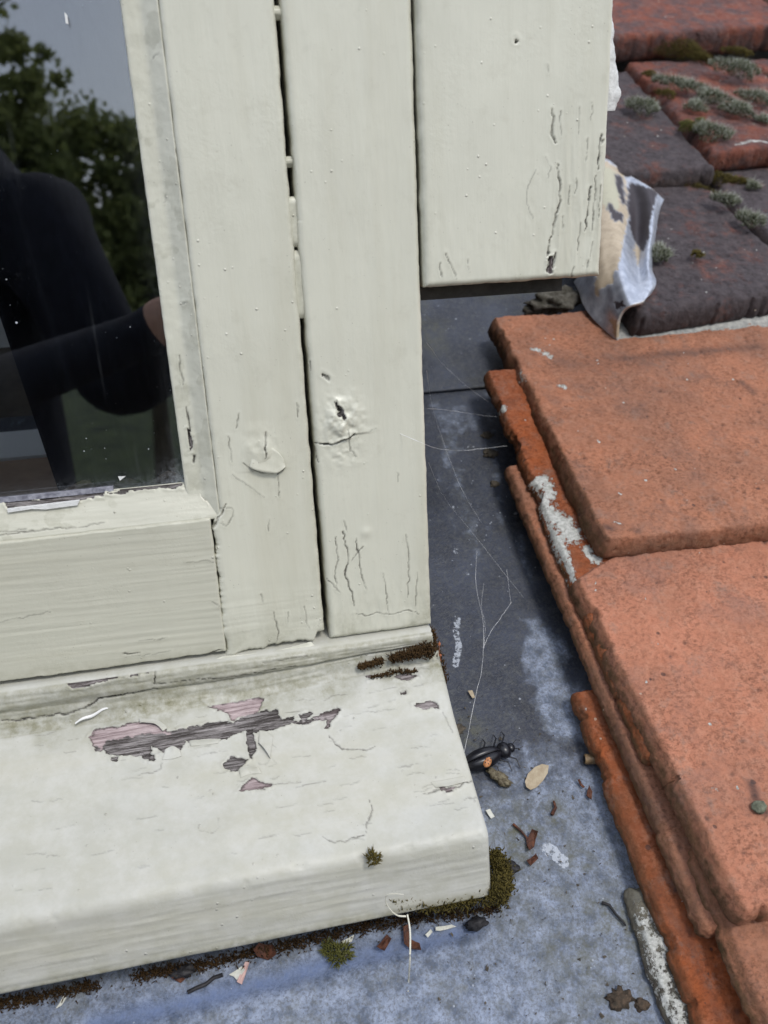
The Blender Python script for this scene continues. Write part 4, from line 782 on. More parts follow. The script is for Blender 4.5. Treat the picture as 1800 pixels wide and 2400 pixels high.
# ------------------------------------------------------------------ what the glass reflects: terrace, garden, trees, photographer
GRASS = simple_mat('garden_grass', C4(.010, .020, .006), C4(.045, .065, .020), 1.4, .9, .02)
mesh_obj('ground', [(-180, -200, -5), (180, -200, -5), (180, 180, -5), (-180, 180, -5)], [(0, 1, 2, 3)], GRASS, smooth=False, kind='structure')
TERR = simple_mat('grey_terrace', C4(.18, .18, .18), C4(.26, .26, .25), 8, .9)
box('terrace', (-2.4, -1.9, -5.0), (2.6, -.34, -1.42), TERR, kind='structure')
BRK = simple_mat('house_brick', C4(.26, .12, .08), C4(.34, .18, .12), 12, .9)
o = box('house_wall', (-2.4, -.338, -4.98), (2.6, -.27, -.56), BRK); o['label'] = 'house wall below the eaves, out of sight under the tiles'; o['category'] = 'wall'
def leaf_mat(name, a, b2):
    b = NB(name); n = b.noise(1.3, 4, .6); n2 = b.noise(9, 2); c = b.mix(b.mapr(n, .35, .65), a, b2); c = b.mix(b.math('MULTIPLY', b.mapr(n2, .5, .7), .5), c, C4(.13, .13, .035)); b.done(c, .6, .3); tl = b.N('ShaderNodeBsdfTranslucent'); b.L(c, tl.inputs[0]); mm = b.N('ShaderNodeMixShader'); mm.inputs[0].default_value = .45
    b.L(b.p.outputs[0], mm.inputs[1]); b.L(tl.outputs[0], mm.inputs[2]); b.L(mm.outputs[0], b.out.inputs[0]); return b.m
LEAF = leaf_mat('tree_leaves', C4(.17, .21, .07), C4(.30, .33, .12)); BARK = simple_mat('tree_bark', C4(.06, .045, .03), C4(.12, .10, .07), 6, .9)
def tube_mesh(pts, rads, k=8):
    pts = [np.array(p, float) for p in pts]; V = []; Fq = []
    for i, p in enumerate(pts):
        t = pts[min(i+1, len(pts)-1)]-pts[max(i-1, 0)]; t = t/(np.linalg.norm(t)+1e-12); a = np.cross(t, [0, 0, 1]) if abs(t[2]) < .9 else np.cross(t, [1, 0, 0]); a /= np.linalg.norm(a); b2 = np.cross(t, a)
        for j in range(k): an = 2*math.pi*j/k; V.append(p+rads[i]*(math.cos(an)*a+math.sin(an)*b2))
    for i in range(len(pts)-1):
        for j in range(k): Fq.append((i*k+j, (i+1)*k+j, (i+1)*k+(j+1) % k, i*k+(j+1) % k))
    Fq.append(tuple(range(k))[::-1]); Fq.append(tuple((len(pts)-1)*k+j for j in range(k))); return V, Fq
def merge(parts):
    V, Fq = [], []
    for v, f in parts:
        o_ = len(V); V += list(v); Fq += [tuple(i+o_ for i in ff) for ff in f]
    return V, Fq
def tree(base, blobs, label, seed, nl=14000, ls=.05):
    r = np.random.default_rng(seed); e = empty('tree', base, label, 'tree', 'trees reflected in the window glass'); tp = []
    b0 = np.array(base); c0 = np.mean([b_[0] for b_ in blobs], 0)
    tp.append(tube_mesh([b0, b0*.6+c0*.4, b0*.15+c0*.85], [.22, .14, .06], 10))
    for c_, R_ in blobs: tp.append(tube_mesh([b0*.5+c0*.5, np.array(c_)*.6+c0*.4, c_], [.06, .035, .01], 6))
    V, Fq = merge(tp); mesh_obj('trunk', V, Fq, BARK, e)
    cl = []
    for c_, R_ in blobs:
        for _ in range(int(26*R_*R_)):
            d = r.normal(size=3); d /= np.linalg.norm(d); cl.append((np.array(c_)+d*R_*r.uniform(.55, 1.08), r.uniform(.13, .34)*R_**.5))
    k = np.array([q[1]**2 for q in cl]); k /= k.sum(); ci = r.choice(len(cl), nl, p=k); C0 = np.array([cl[i][0] for i in ci]); S0 = np.array([cl[i][1] for i in ci])
    ctr = C0+r.normal(size=(nl, 3))*S0[:, None]*.55; a = r.normal(size=(nl, 3)); a /= np.linalg.norm(a, axis=1, keepdims=True); b2 = np.cross(a, r.normal(size=(nl, 3))); b2 /= np.linalg.norm(b2, axis=1, keepdims=True)
    L = ls*r.uniform(.6, 1.3, nl)[:, None]; V = np.stack([ctr-a*L, ctr+b2*L*.7, ctr+a*L, ctr-b2*L*.7], 1).reshape(-1, 3)
    mesh_obj('crown', V, np.arange(nl*4).reshape(-1, 4), LEAF, e, smooth=False)
tree((-4.2, -12.5, -5), [((-2.65, -12, 2.7), .72), ((-2.15, -12, 2.0), .50), ((-2.2, -12, 1.0), .70), ((-3.4, -12, 2.2), 1.15), ((-3.0, -12, .9), 1.3), ((-4.4, -12.4, 1.4), 1.6), ((-2.4, -11.8, 1.25), .62), ((-1.75, -11.9, 1.75), .26), ((-3.6, -12, -.6), 1.6), ((-2.5, -12.2, -.1), 1.0), ((-5.2, -12.4, .2), 1.7)], 'taller leafy green tree reflected at the upper left of the glass', 11, 60000, .075)
tree((-1.2, -14, -5), [((-1.3, -13.2, .35), 1.05), ((-.3, -13.4, .5), .9), ((-1.9, -13, -.6), 1.2), ((.6, -13.4, .3), 1.0), ((-.6, -13, -.8), 1.3), ((-1.75, -12.9, .75), .45)], 'lower leafy green tree reflected just above the dark sleeve', 12, 40000, .07)
tree((2.2, -14, -5), [((2.2, -13.6, .2), 1.3), ((3.3, -13.6, .1), 1.4), ((1.3, -13.6, -.8), 1.2), ((2.6, -13.4, -1.3), 1.4)], 'garden tree standing out of the picture to the right', 13, 7000, .08)
tree((-8, -14, -5), [((-7.6, -13.6, .6), 1.8), ((-8.6, -13.6, -1), 1.8), ((-6.6, -13.6, -1.2), 1.5)], 'garden tree standing out of the picture to the left', 14, 7000, .08)

def skin_mesh(name, joints, edges, parent, mats, root=0, sub=2, matfn=None):
    me = bpy.data.meshes.new(name); o_loc = np.array(parent.location); me.from_pydata([tuple(np.array(j[0])-o_loc) for j in joints], edges, []); me.update()
    o = bpy.data.objects.new(name, me); col.objects.link(o); o.parent = parent
    md = o.modifiers.new('skin', 'SKIN'); md.use_smooth_shade = True; md.branch_smoothing = .3
    for i, j in enumerate(joints):
        r_ = j[1]; me.skin_vertices[0].data[i].radius = (r_, r_) if not isinstance(r_, tuple) else r_; me.skin_vertices[0].data[i].use_root = (i == root)
    ss = o.modifiers.new('sub', 'SUBSURF'); ss.levels = ss.render_levels = sub
    dg = bpy.context.evaluated_depsgraph_get(); dg.update(); ev = o.evaluated_get(dg); nm = bpy.data.meshes.new_from_object(ev); o.modifiers.clear(); o.data = nm
    nm.materials.clear()
    for m_ in mats: nm.materials.append(m_)
    if matfn:
        for p in nm.polygons: p.material_index = matfn(np.array(p.center)+o_loc)
    nm.polygons.foreach_set('use_smooth', np.ones(len(nm.polygons), bool)); return o
NAVY = simple_mat('navy_jacket', C4(.006, .007, .014), C4(.014, .016, .028), 60, .9); JEAN = simple_mat('dark_trousers', C4(.015, .016, .02), C4(.03, .03, .035), 60, .9)
SKIN = simple_mat('skin', C4(.42, .24, .18), C4(.50, .30, .22), 30, .55); HAIR = simple_mat('dark_hair', C4(.03, .02, .015), C4(.06, .04, .03), 90, .7); SHOE = simple_mat('black_shoes', C4(.01, .01, .01), C4(.03, .03, .03), 40, .5)
per = empty('person', (-.42, -.92, -1.42), 'person in a dark navy jacket holding up a phone, seen in the glass', 'person')
J = [((-.40, -.95, -.50), (.20, .13)), ((-.38, -.93, -.25), (.17, .12)), ((-.40, -.90, -.02), (.18, .12)), ((-.41, -.89, .10), (.12, .09)), ((-.42, -.87, .20), .052), ((-.42, -.85, .28), (.07, .08)), ((-.42, -.84, .38), (.076, .09)), ((-.42, -.85, .44), (.05, .06)),
     ((-.25, -.87, .06), .075), ((-.15, -.86, -.24), .070), ((-.060, -.66, -.13), .055), ((.010, -.53, -.10), .036), ((.040, -.49, -.085), (.040, .018)),
     ((-.57, -.88, .05), .068), ((-.58, -.78, -.20), .055), ((-.33, -.60, -.19), .042), ((-.070, -.51, -.11), .028), ((-.030, -.485, -.085), (.038, .018)),
     ((-.51, -.95, -.58), .095), ((-.52, -.92, -.95), .062), ((-.52, -.97, -1.32), .042), ((-.52, -.88, -1.385), (.040, .030)), ((-.33, -.95, -.58), .095), ((-.32, -.91, -.95), .062), ((-.31, -.96, -1.32), .042), ((-.31, -.87, -1.385), (.040, .030))]
E_ = [(0, 1), (1, 2), (2, 3), (3, 4), (4, 5), (5, 6), (6, 7), (3, 8), (8, 9), (9, 10), (10, 11), (11, 12), (3, 13), (13, 14), (14, 15), (15, 16), (16, 17), (0, 18), (18, 19), (19, 20), (20, 21), (0, 22), (22, 23), (23, 24), (24, 25)]
def pmat(c):
    if c[2] > .19: return 1
    if c[2] > -.3 and min(np.linalg.norm(c-np.array([.04, -.49, -.085])), np.linalg.norm(c-np.array([-.03, -.485, -.085]))) < .045: return 1
    if c[2] < -1.34: return 3
    return 2 if c[2] < -.60 else 0
skin_mesh('body', J, E_, per, [NAVY, SKIN, JEAN, SHOE], matfn=pmat)
for s_, (hx, dirx) in enumerate([(.068, -1), (-.030, 1)]):        # fingers behind the phone, thumbs along its edge
    for f_ in range(4):
        z0 = -.060-f_*.019; L_ = (.9, 1., .95, .78)[f_]
        j_ = [((hx, -.487, -.085+(1.5-f_)*.016), .010), ((hx+dirx*.012, -.474, z0), .0092), ((hx+dirx*.030*L_, -.464, z0-.001), .0086), ((hx+dirx*.048*L_, -.462, z0+.001), .0072)]
        skin_mesh('finger', j_, [(0, 1), (1, 2), (2, 3)], per, [SKIN], sub=1)
    skin_mesh('thumb', [((hx-dirx*.004, -.490, -.110), .012), ((hx-dirx*.006, -.500, -.06), .011), ((hx+dirx*.01, -.497, -.035), .0085)], [(0, 1), (1, 2)], per, [SKIN], sub=1)
skin_mesh('nose', [((-.42, -.758, .355), .012), ((-.42, -.762, .325), .016)], [(0, 1)], per, [SKIN], sub=1)
for sx in (-1, 1):
    skin_mesh('ear', [((-.42+sx*.078, -.85, .345), .012), ((-.42+sx*.081, -.853, .315), .009)], [(0, 1)], per, [SKIN], sub=1)
    v_, f_ = tube_mesh([(-.42+sx*.030, -.772, .352), (-.42+sx*.030, -.765, .352)], [.010, .006], 10); mesh_obj('eye', v_, f_, SHOE, per)
v_, f_ = tube_mesh([(-.442, -.764, .292), (-.42, -.760, .290), (-.398, -.764, .292)], [.003, .005, .003], 8); mesh_obj('mouth', v_, f_, simple_mat('lips', C4(.35, .14, .12), C4(.38, .16, .14)), per)
hv = []; 
bmh = bmesh.new(); bmesh.ops.create_icosphere(bmh, subdivisions=4, radius=1)
for v in bmh.verts:
    n_h = vn(np.array(v.co[:])*1.0, 5, 3)*.04; v.co = Vector((v.co.x*.088*(1+n_h)-.42, v.co.y*.105*(1+n_h)-.865, v.co.z*.100*(1+n_h)+.395))
bmesh.ops.delete(bmh, geom=[v for v in bmh.verts if v.co.z < .335 or (v.co.y > -.80 and v.co.z < .43)], context='VERTS')
V = [tuple(v.co) for v in bmh.verts]; bmh.verts.index_update(); Fq = [tuple(v.index for v in f.verts) for f in bmh.faces]; bmh.free(); mesh_obj('hair', V, Fq, HAIR, per)
# phone held just behind the point of view
ph = box('phone', (-.018, -.476, -.135), (.060, -.468, .020), simple_mat('dark_phone', C4(.02, .02, .022), C4(.03, .03, .033), 30, .25)); ph['label'] = 'dark phone held up by the person in front of the window'; ph['category'] = 'phone'

# ------------------------------------------------------------------ moss
def moss_mat(name, root, tip, hair):
    b = NB(name); a = b.attr('t'); c = b.mix(b.mapr(a, 0, .75), root, tip); c = b.mix(b.mapr(a, .8, 1.0), c, hair); c = b.mix(b.mapr(b.noise(500, 2), .35, .65, 0, .35), c, root); return b.done(c, .85, .2)
M_GREY = moss_mat('grey_cushion_moss', C4(.022, .027, .014), C4(.15, .165, .095), C4(.62, .64, .58))
M_OLIVE = moss_mat('olive_moss', C4(.020, .017, .006), C4(.12, .095, .022), C4(.20, .16, .05))
M_BROWN = moss_mat('brown_moss', C4(.018, .010, .005), C4(.075, .042, .014), C4(.13, .075, .03))
M_GREEN = moss_mat('green_moss', C4(.02, .025, .008), C4(.13, .13, .035), C4(.25, .25, .08))
def spikes(bases, dirs, lens, wid, r):
    n = len(bases); a = r.normal(size=(n, 3)); s1 = np.cross(dirs, a); s1 /= np.linalg.norm(s1, axis=1, keepdims=True)+1e-9; s2 = np.cross(dirs, s1)
    bend = r.normal(size=(n, 3))*.25; mid = bases+(dirs+bend*.3)*lens[:, None]*.55; tip = bases+(dirs+bend)*lens[:, None]; V = []
    w_ = np.broadcast_to(wid, n)[:, None]
    for q in range(3):
        an = q*2.0944; V.append(bases+(math.cos(an)*s1+math.sin(an)*s2)*w_)
    for q in range(3):
        an = q*2.0944; V.append(mid+(math.cos(an)*s1+math.sin(an)*s2)*w_*.8)
    V.append(tip); V = np.stack(V, 1).reshape(-1, 3); b_ = np.arange(n)[:, None]*7; f = []
    T = [(0, 1, 4), (0, 4, 3), (1, 2, 5), (1, 5, 4), (2, 0, 3), (2, 3, 5), (3, 4, 6), (4, 5, 6), (5, 3, 6)]
    F_ = np.concatenate([b_+np.array(t)[None] for t in T]); at = np.tile(np.array([0, 0, 0, .55, .55, .55, 1.]), n); return V, F_, at
def cushion(c, r_, h, mat, seed, label=None, group=None, cat='moss', n=None, name='moss_cushion', squash=(1, 1), up=None, L=.0045, wid=.00042, kind=None, parent=None):
    r = np.random.default_rng(seed); up = np.array(RN if up is None else up, float); a = nrm(np.cross(up, [0.3, .2, 1])) if abs(up[2]) < .95 else np.array([1., 0, 0]); a = nrm(a-up*(a@up)); b2 = np.cross(up, a)
    n = n or int(260*(r_/.01)**1.6)+60; rho = np.sqrt(r.uniform(0, 1, n)); an = r.uniform(0, 2*math.pi, n); lob = 1+.22*np.sin(an*3+seed)+.15*np.sin(an*5+seed*2)
    X_, Y_ = rho*np.cos(an)*lob, rho*np.sin(an)*lob; Hh = h*np.sqrt(np.clip(1-rho**2, 0, 1))
    B_ = np.array(c)+(X_*r_*squash[0])[:, None]*a+(Y_*r_*squash[1])[:, None]*b2+(Hh*r.uniform(.3, 1, n))[:, None]*up
    D_ = up+(X_[:, None]*a+Y_[:, None]*b2)*.95+r.normal(size=(n, 3))*.3; D_ /= np.linalg.norm(D_, axis=1, keepdims=True)
    V, F_, at = spikes(B_, D_, L*r.uniform(.5, 1.15, n), wid, r)
    if mat is M_GREY:
        nh = n//3; V2, F2, a2 = spikes(B_[:nh]+D_[:nh]*L*.3, D_[:nh]*.8+up*.2, L*r.uniform(.9, 1.5, nh), .00016, r); F_ = np.concatenate([F_, F2+len(V)]); V = np.concatenate([V, V2]); at = np.concatenate([at, np.maximum(a2, .95)])
    o = mesh_obj(name, V, F_, mat, loc=c, smooth=False, attrs={'t': at}, label=label, cat=cat if not kind else None, group=group, kind=kind); return o
GM = 'moss cushions growing on the roof tiles'
for k_, (px, py, rp_, w_, mt, lb, sq) in enumerate([
    (1587, 157, 33, .046, M_GREY, 'large grey hairy moss cushion highest on the red tile, below the thick top tile', (1.25, .8)),
    (1450, 185, 24, .046, M_GREY, 'long low moss cushion at the upper left corner of the mossy red tile', (1.5, .7)), (1492, 193, 20, .047, M_GREY, 'moss cushion in the middle of the long mossy streak on the red tile', (1.3, .8)),
    (1538, 218, 26, .048, M_GREY, 'rounded moss cushion in the centre of the mossy red tile', (1.2, 1.)), (1500, 235, 17, .049, M_GREY, 'small moss cushion below the long mossy streak, left of centre of the red tile', (1, 1)),
    (1592, 243, 25, .050, M_GREY, 'moss cushion on the red tile just above its white crusted edge', (1.1, .9)), (1630, 217, 24, .048, M_GREY, 'moss cushion on the red tile cut by the right border of the photo', (1.3, .8)),
    (1385, 237, 27, .045, M_GREY, 'solitary moss cushion on the black and brown tile beside the cover board', (1.1, .9)), (1536, 293, 30, .0535, M_GREY, 'broad dark moss cushion at the lower left corner of the mossy red tile', (1.1, .9)),
    (1487, 280, 20, .049, M_GREEN, 'pale yellowish moss lump left of the broad dark one', (1, 1.)), (1512, 268, 12, .050, M_GREEN, 'tiny pale moss tuft above the broad dark cushion', (1, 1)), (1403, 165, 12, .044, M_OLIVE, 'tiny dark moss tuft at the top of the joint between the two mossy tiles', (1, 1)),
    (1437, 207, 15, .044, M_OLIVE, 'dark moss tuft in the joint left of the mossy red tile', (1.2, .8)), (1566, 437, 21, .046, M_GREY, 'flat moss cushion high on the thick black tile', (1.3, .6)), (1619, 480, 24, .048, M_GREY, 'spiky star shaped moss cushion on the black tile near the right border of the photo', (1.1, .9)),
    (1424, 553, 22, .049, M_GREY, 'green moss cushion half hidden behind the crumpled lead', (.8, 1.1)), (1505, 553, 11, .050, M_OLIVE, 'tiny solitary moss tuft in the middle of the thick black tile', (1, 1)),
    (1466, 118, 42, .032, M_OLIVE, 'big olive brown moss cushion growing against the front edge of the thick top tile', (1.2, .8)), (1512, 128, 16, .034, M_OLIVE, 'small olive moss tuft right of the big olive brown cushion', (1.2, .6)), (1592, 118, 18, .034, M_OLIVE, 'olive moss tuft under the top tile above the largest grey cushion', (1.5, .6)),
    (1555, 392, 24, .030, M_OLIVE, 'dark moss tuft in the gap below the broken corner between two tiles', (1.3, .7)), (1600, 398, 18, .031, M_OLIVE, 'small moss tuft right of the joint below the white crusted edge', (1.5, .6)), (1625, 405, 11, .036, M_GREY, 'tiny grey moss tuft at the top right of the thick black tile', (1, 1)),
    (1490, 408, 18, .030, M_OLIVE, 'low moss line under the front edge of the black and brown tile', (2.2, .4)), (1430, 398, 14, .030, M_OLIVE, 'small moss patch under the black and brown tile close to the crumpled lead', (1.6, .5)), (1645, 262, 12, .050, M_GREY, 'tiny moss tuft at the right border above the white crusted edge', (1, 1))]):
    u_, v_ = roof_hit(px, py, w_); c_ = roof_uvw(u_, v_, w_+.0005); depth = np.linalg.norm(c_-CAM); rr_ = rp_/1797*depth
    cushion(tuple(c_), rr_, rr_*.55, mt, 40+k_, lb, GM, squash=sq, L=.0042 if mt is M_GREY else .0030, name='moss_cushion', n=int(300*(rr_/.008)**1.5)+60)
# moss on and under the sill
def band(name, pts, width, hgt, mat, n, seed, L, label=None, kind=None, wid=.00045, loc=None, up=(0, -.3, 1), cat=None):
    r = np.random.default_rng(seed); pts = np.array(pts); seg = r.uniform(0, len(pts)-1.001, n); i = seg.astype(int); f = (seg-i)[:, None]; wd = np.array(width)[i]*(1-f[:, 0])+np.array(width)[i+1]*f[:, 0]
    keep = fbm(np.stack([seg*.02, seg*0, seg*0+seed], -1), 60, seed, 3) > -.55
    c = pts[i]*(1-f)+pts[i+1]*f+r.normal(size=(n, 3))*wd[:, None]*.5; c[:, 2] += r.uniform(0, 1, n)*hgt; c = c[keep]; n = len(c)
    D_ = np.array(up, float)+r.normal(size=(n, 3))*.55; D_ /= np.linalg.norm(D_, axis=1, keepdims=True); V, F_, at = spikes(c, D_, L*r.uniform(.4, 1.2, n), wid, r)
    return mesh_obj(name, V, F_, mat, loc=tuple(c.mean(0)) if loc is None else loc, smooth=False, attrs={'t': at}, label=label, kind=kind, cat=cat)
def topP(px, py, dz=0):
    P = hit(px, py, SN, SN@np.array([0, -.0085, zt+.0045])) if py < 1480 else hit(px, py, SN, SN@np.array([0, -.0085, zt])); return P+SN*dz
band('sill_moss', [PY(775, 1446, -.0100), PY(840, 1428, -.0100), PY(905, 1412, -.0105), PY(932, 1408, -.0105)], [.0008, .0022, .0034, .004], .0018, M_BROWN, 2600, 3, .0024, 'brown moss band where the window frame meets the right end of the sill', None, cat='moss')
band('sill_moss', [PY(800, 1466, -.014), PY(850, 1454, -.014), PY(900, 1452, -.014)], [.0008, .0016, .001], .0010, M_BROWN, 260, 4, .0018, 'thin broken line of brown moss in front of the moss band', None, cat='moss')
c1 = [hit(px, py, (1, 0, 0), .1155) for px, py in [(930, 1375), (938, 1420), (948, 1465), (956, 1500)]]
band('sill_moss', c1, [.002, .0035, .0038, .0015], .006, M_BROWN, 2200, 5, .003, 'brown moss cushion filling the corner between the end of the sill and the lead', None, cat='moss')
def noseP(px, py): return hit(px, py, (0, 1, 0), -.104)
band('nose_moss', [noseP(845, 1955), noseP(930, 1962), noseP(1000, 1952), noseP(1060, 1938), noseP(1085, 1915)], [.0022, .003, .003, .0045, .005], .005, M_OLIVE, 4200, 6, .0032, 'olive moss growing along the underside of the sill nose near its right corner', None, cat='moss')
band('nose_moss', [roof_uvw(*roof_hit(px, py, -.008), -.009) for px, py in [(1066, 1850), (1082, 1890), (1088, 1920), (1080, 1950)]], [.0035, .0045, .005, .004], .007, M_OLIVE, 3600, 7, .0032, 'thick rounded olive moss cushion against the front end corner of the sill', None, cat='moss')
u_, v_ = roof_hit(728, 2058, -.014); cushion(tuple(roof_uvw(u_, v_, -.0145)), .0065, .003, M_GREEN, 91, 'yellow green moss tuft lying loose on the lead in front of the sill', None, n=420, name='moss_tuft', squash=(1.2, .7), L=.004)
P_ = topP(806, 1855); cushion(tuple(P_), .0032, .002, M_OLIVE, 92, 'small solitary moss tuft growing on the front edge of the sill', None, n=150, name='moss_tuft', up=(0, -.5, .85), L=.0028)
band('dirt_line', [roof_uvw(*roof_hit(px, py, -.014), -.0150) for px, py in [(-40, 2180), (120, 2150), (300, 2110), (450, 2085), (640, 2040), (800, 2000), (950, 1980), (1075, 1965)]], [.0035, .003, .0035, .003, .0035, .004, .004, .003], .0015, M_BROWN, 3800, 8, .0026, None, 'stuff', up=(0, -.2, .6), wid=.0004)
bpy.data.objects['dirt_line']['label'] = 'dark line of dirt, moss crumbs and rotted leaf bits under the nose of the sill'
# red moss capsules
CAPS = simple_mat('red_moss_capsule', C4(.42, .13, .06), C4(.60, .24, .12), 300, .5); k_ = 0
for (bx, by, tx, ty, lb) in [(890, 1415, 882, 1388, 'left one of the two capsules in front of the frame moulding'), (893, 1415, 893, 1390, 'right one of the two capsules in front of the frame moulding'), (912, 1425, 905, 1405, 'low capsule at the corner of the sill'), (948, 1418, 949, 1388, 'tallest capsule standing against the dark lead'), (952, 1430, 951, 1414, 'thick orange capsule below the tallest one'), (920, 1420, 917, 1398, 'slanting capsule above the low one')]:
    A0 = topP(bx, by, .001); A1 = hit(tx, ty, (0, 1, 0), A0[1]-.001)
    e = empty('moss_capsule', tuple(A0), 'red moss spore stalk, '+lb, 'moss', 'red spore capsules on the brown moss')
    d_ = A1-A0; v_, f_ = tube_mesh([A0, A0+d_*.5, A0+d_*.8], [.00018, .00016, .00016], 5); mesh_obj('stalk', v_, f_, CAPS, e)
    v_, f_ = tube_mesh([A0+d_*.72, A0+d_*.82, A0+d_*.95, A0+d_*1.1], [.0002, .0008, .0008, .0001], 7); mesh_obj('capsule', v_, f_, CAPS, e)

# ------------------------------------------------------------------ debris
def lump(name, c, rad, mat, seed, label, cat, rot=0, amp=.35, sub=3, group=None, sc_f=1.6):
    bm = bmesh.new(); bmesh.ops.create_icosphere(bm, subdivisions=sub, radius=1); co = np.array([v.co[:] for v in bm.verts]); k = 1+amp*fbm(co+seed*3.1, sc_f, seed, 4); bm.verts.index_update(); Fq = [tuple(v.index for v in f.verts) for f in bm.faces]; bm.free()
    co = co*k[:, None]*np.array(rad); a = nrm(np.array([math.cos(rot), 0, 0])*1.0+RV*math.sin(rot)); b2 = np.cross(RN, a); V = np.array(c)+co[:, :1]*a+co[:, 1:2]*b2+co[:, 2:3]*RN
    return mesh_obj(name, V, Fq, mat, loc=c, label=label, cat=cat, group=group)
def LP(px, py, w_=-.0155): u, v = roof_hit(px, py, w_); return roof_uvw(u, v, w_)
MORT = simple_mat('old_mortar', C4(.035, .032, .022), C4(.13, .12, .10), 160, .95, .001)
lump('mortar_lump', tuple(LP(1200, 652, .012)), (.022, .012, .010), MORT, 3, 'dark brown mortar lump wedged under the cover board beside the crumpled lead', 'mortar', amp=1.1, sc_f=2.4, sub=4)
lump('mortar_lump', tuple(LP(1150, 668, .006)), (.010, .006, .005), MORT, 4, 'small pale mortar chip on the lead left of the dark brown lump', 'mortar', amp=1.1, sc_f=2.4)
MUD = simple_mat('dried_mud', C4(.05, .042, .03), C4(.12, .10, .075), 200, .95, .0008)
RUSTM = simple_mat('rusty_dirt', C4(.035, .028, .02), C4(.11, .075, .05), 300, .95, .001)
for k_, (px, py, a, lb) in enumerate([(1052, 940, .005, 'upper dried mud crumb on the dark lead beside the verge tiles'), (1062, 980, .006, 'middle dried mud crumb on the dark lead beside the verge tiles'), (1068, 1045, .0035, 'lowest dried mud crumb on the dark lead beside the verge tiles'), (988, 1578, .005, 'brown dirt clod on the lead by the sill end above the dead beetle'), (1340, 2158, .0065, 'brown clod of debris on the lead near the bottom edge of the photo'), (1385, 2170, .004, 'small reddish clod right of the larger brown clod')]):
    lump('mud_crumb', tuple(LP(px, py)), (a, a*.75, a*.22 if k_ < 4 else a*.4), RUSTM if k_ > 3 else MUD, 10+k_, lb, 'dirt', amp=1.1, sc_f=2.6, group='clods of dirt on the lead')
# flakes, leaves and splinters, all thin solids with real thickness
def plate(name, pts, w_, thick, mat, label, cat, curl=0., tilt=(0, 0), group=None, parent=None):
    uv = ruv(pts, w_); uv = np.array(uv); c = uv.mean(0); ring = []
    for i in range(len(uv)):
        a, b_ = uv[i], uv[(i+1) % len(uv)]
        for t in (0, .5): ring.append(a*(1-t)+b_*t)
    ring = np.array(ring); rad = np.abs(ring-c).max()+1e-6; T = []; 
    for lay in (1., .55, .0):
        for p in ring:
            q = c+(p-c)*max(lay, .02); d = (q-c)/rad; T.append((q[0], q[1], w_+.0003+thick+curl*(d[0]**2+.5*d[1]**2)*rad+tilt[0]*(q[0]-c[0])+tilt[1]*(q[1]-c[1])))
    n = len(ring); T = np.array(T); T[:, 2] -= min(0, (T[:, 2]-thick-w_).min()); B_ = T[:n].copy(); B_[:, 2] -= thick; A_ = np.concatenate([T, B_]); V = roof_uvw(A_[:, 0], A_[:, 1], A_[:, 2]); Fq = []
    for l in range(2):
        for i in range(n): j = (i+1) % n; Fq.append((l*n+i, l*n+j, (l+1)*n+j, (l+1)*n+i))
    Fq.append(tuple(2*n+i for i in range(n)))
    for i in range(n): j = (i+1) % n; Fq.append((i, 3*n+i, 3*n+j, j))
    Fq.append(tuple(3*n+i for i in range(n))[::-1])
    return mesh_obj(name, V, Fq, mat, parent, loc=None if parent else tuple(roof_uvw(c[0], c[1], w_)), smooth=False, label=label, cat=cat, group=group)
CRM = simple_mat('cream_paint_flake', C4(.50, .50, .43), C4(.60, .60, .54), 200, .5); PNK = simple_mat('pink_primer_flake', C4(.48, .30, .27), C4(.55, .38, .34), 200, .6)
RUST = simple_mat('rust_brown_leaf', C4(.035, .014, .010), C4(.14, .052, .026), 260, .7); TAN = simple_mat('tan_seed_wing', C4(.34, .27, .18), C4(.44, .37, .26), 260, .8); BLK = simple_mat('blackened_twig', C4(.008, .008, .01), C4(.03, .028, .03), 200, .6)
GF = 'paint flakes lying on the lead'
for pts, m_, lb in [([(495, 2107), (522, 2088), (530, 2096), (512, 2118), (505, 2110)], CRM, 'pale four sided paint flake beside the pink strip'), ([(512, 2122), (530, 2078), (539, 2080), (523, 2128)], PNK, 'pink paint strip lying on the lead below the sill'),
                    ([(122, 2180), (138, 2152), (145, 2156), (134, 2172)], CRM, 'narrow pale paint flake under the left part of the sill'), ([(738, 2035), (765, 2020), (760, 2034), (744, 2044)], CRM, 'white paint flake beside the yellow green moss tuft'),
                    ([(940, 2004), (975, 1998), (985, 2003), (950, 2012), (940, 2012)], CRM, 'long jagged white paint flake under the right part of the sill'), ([(1048, 1752), (1058, 1748), (1068, 1765), (1060, 1770)], CRM, 'greenish paint flake against the end of the sill'), ([(918, 2020), (930, 2008), (934, 2014), (924, 2026)], CRM, 'curled pale paint flake left of the long jagged white one'),
                    ([(1010, 1494), (1020, 1492), (1026, 1508), (1020, 1510)], TAN, 'small oblong buff flake on the dark lead beside the sill')]:
    plate('paint_flake', pts, -.0148, .0004, m_, lb, 'paint flake', curl=.3, tilt=(random.uniform(-.15, .15), random.uniform(-.1, .1)), group=GF)
plate('seed_wing', [(1133, 1690), (1140, 1672), (1155, 1658), (1170, 1652), (1184, 1656), (1182, 1672), (1172, 1688), (1158, 1702), (1145, 1708), (1136, 1702)], -.0148, .0004, TAN, 'oval tan seed wing lying flat on the lead right of the dead beetle', 'seed', curl=.12)
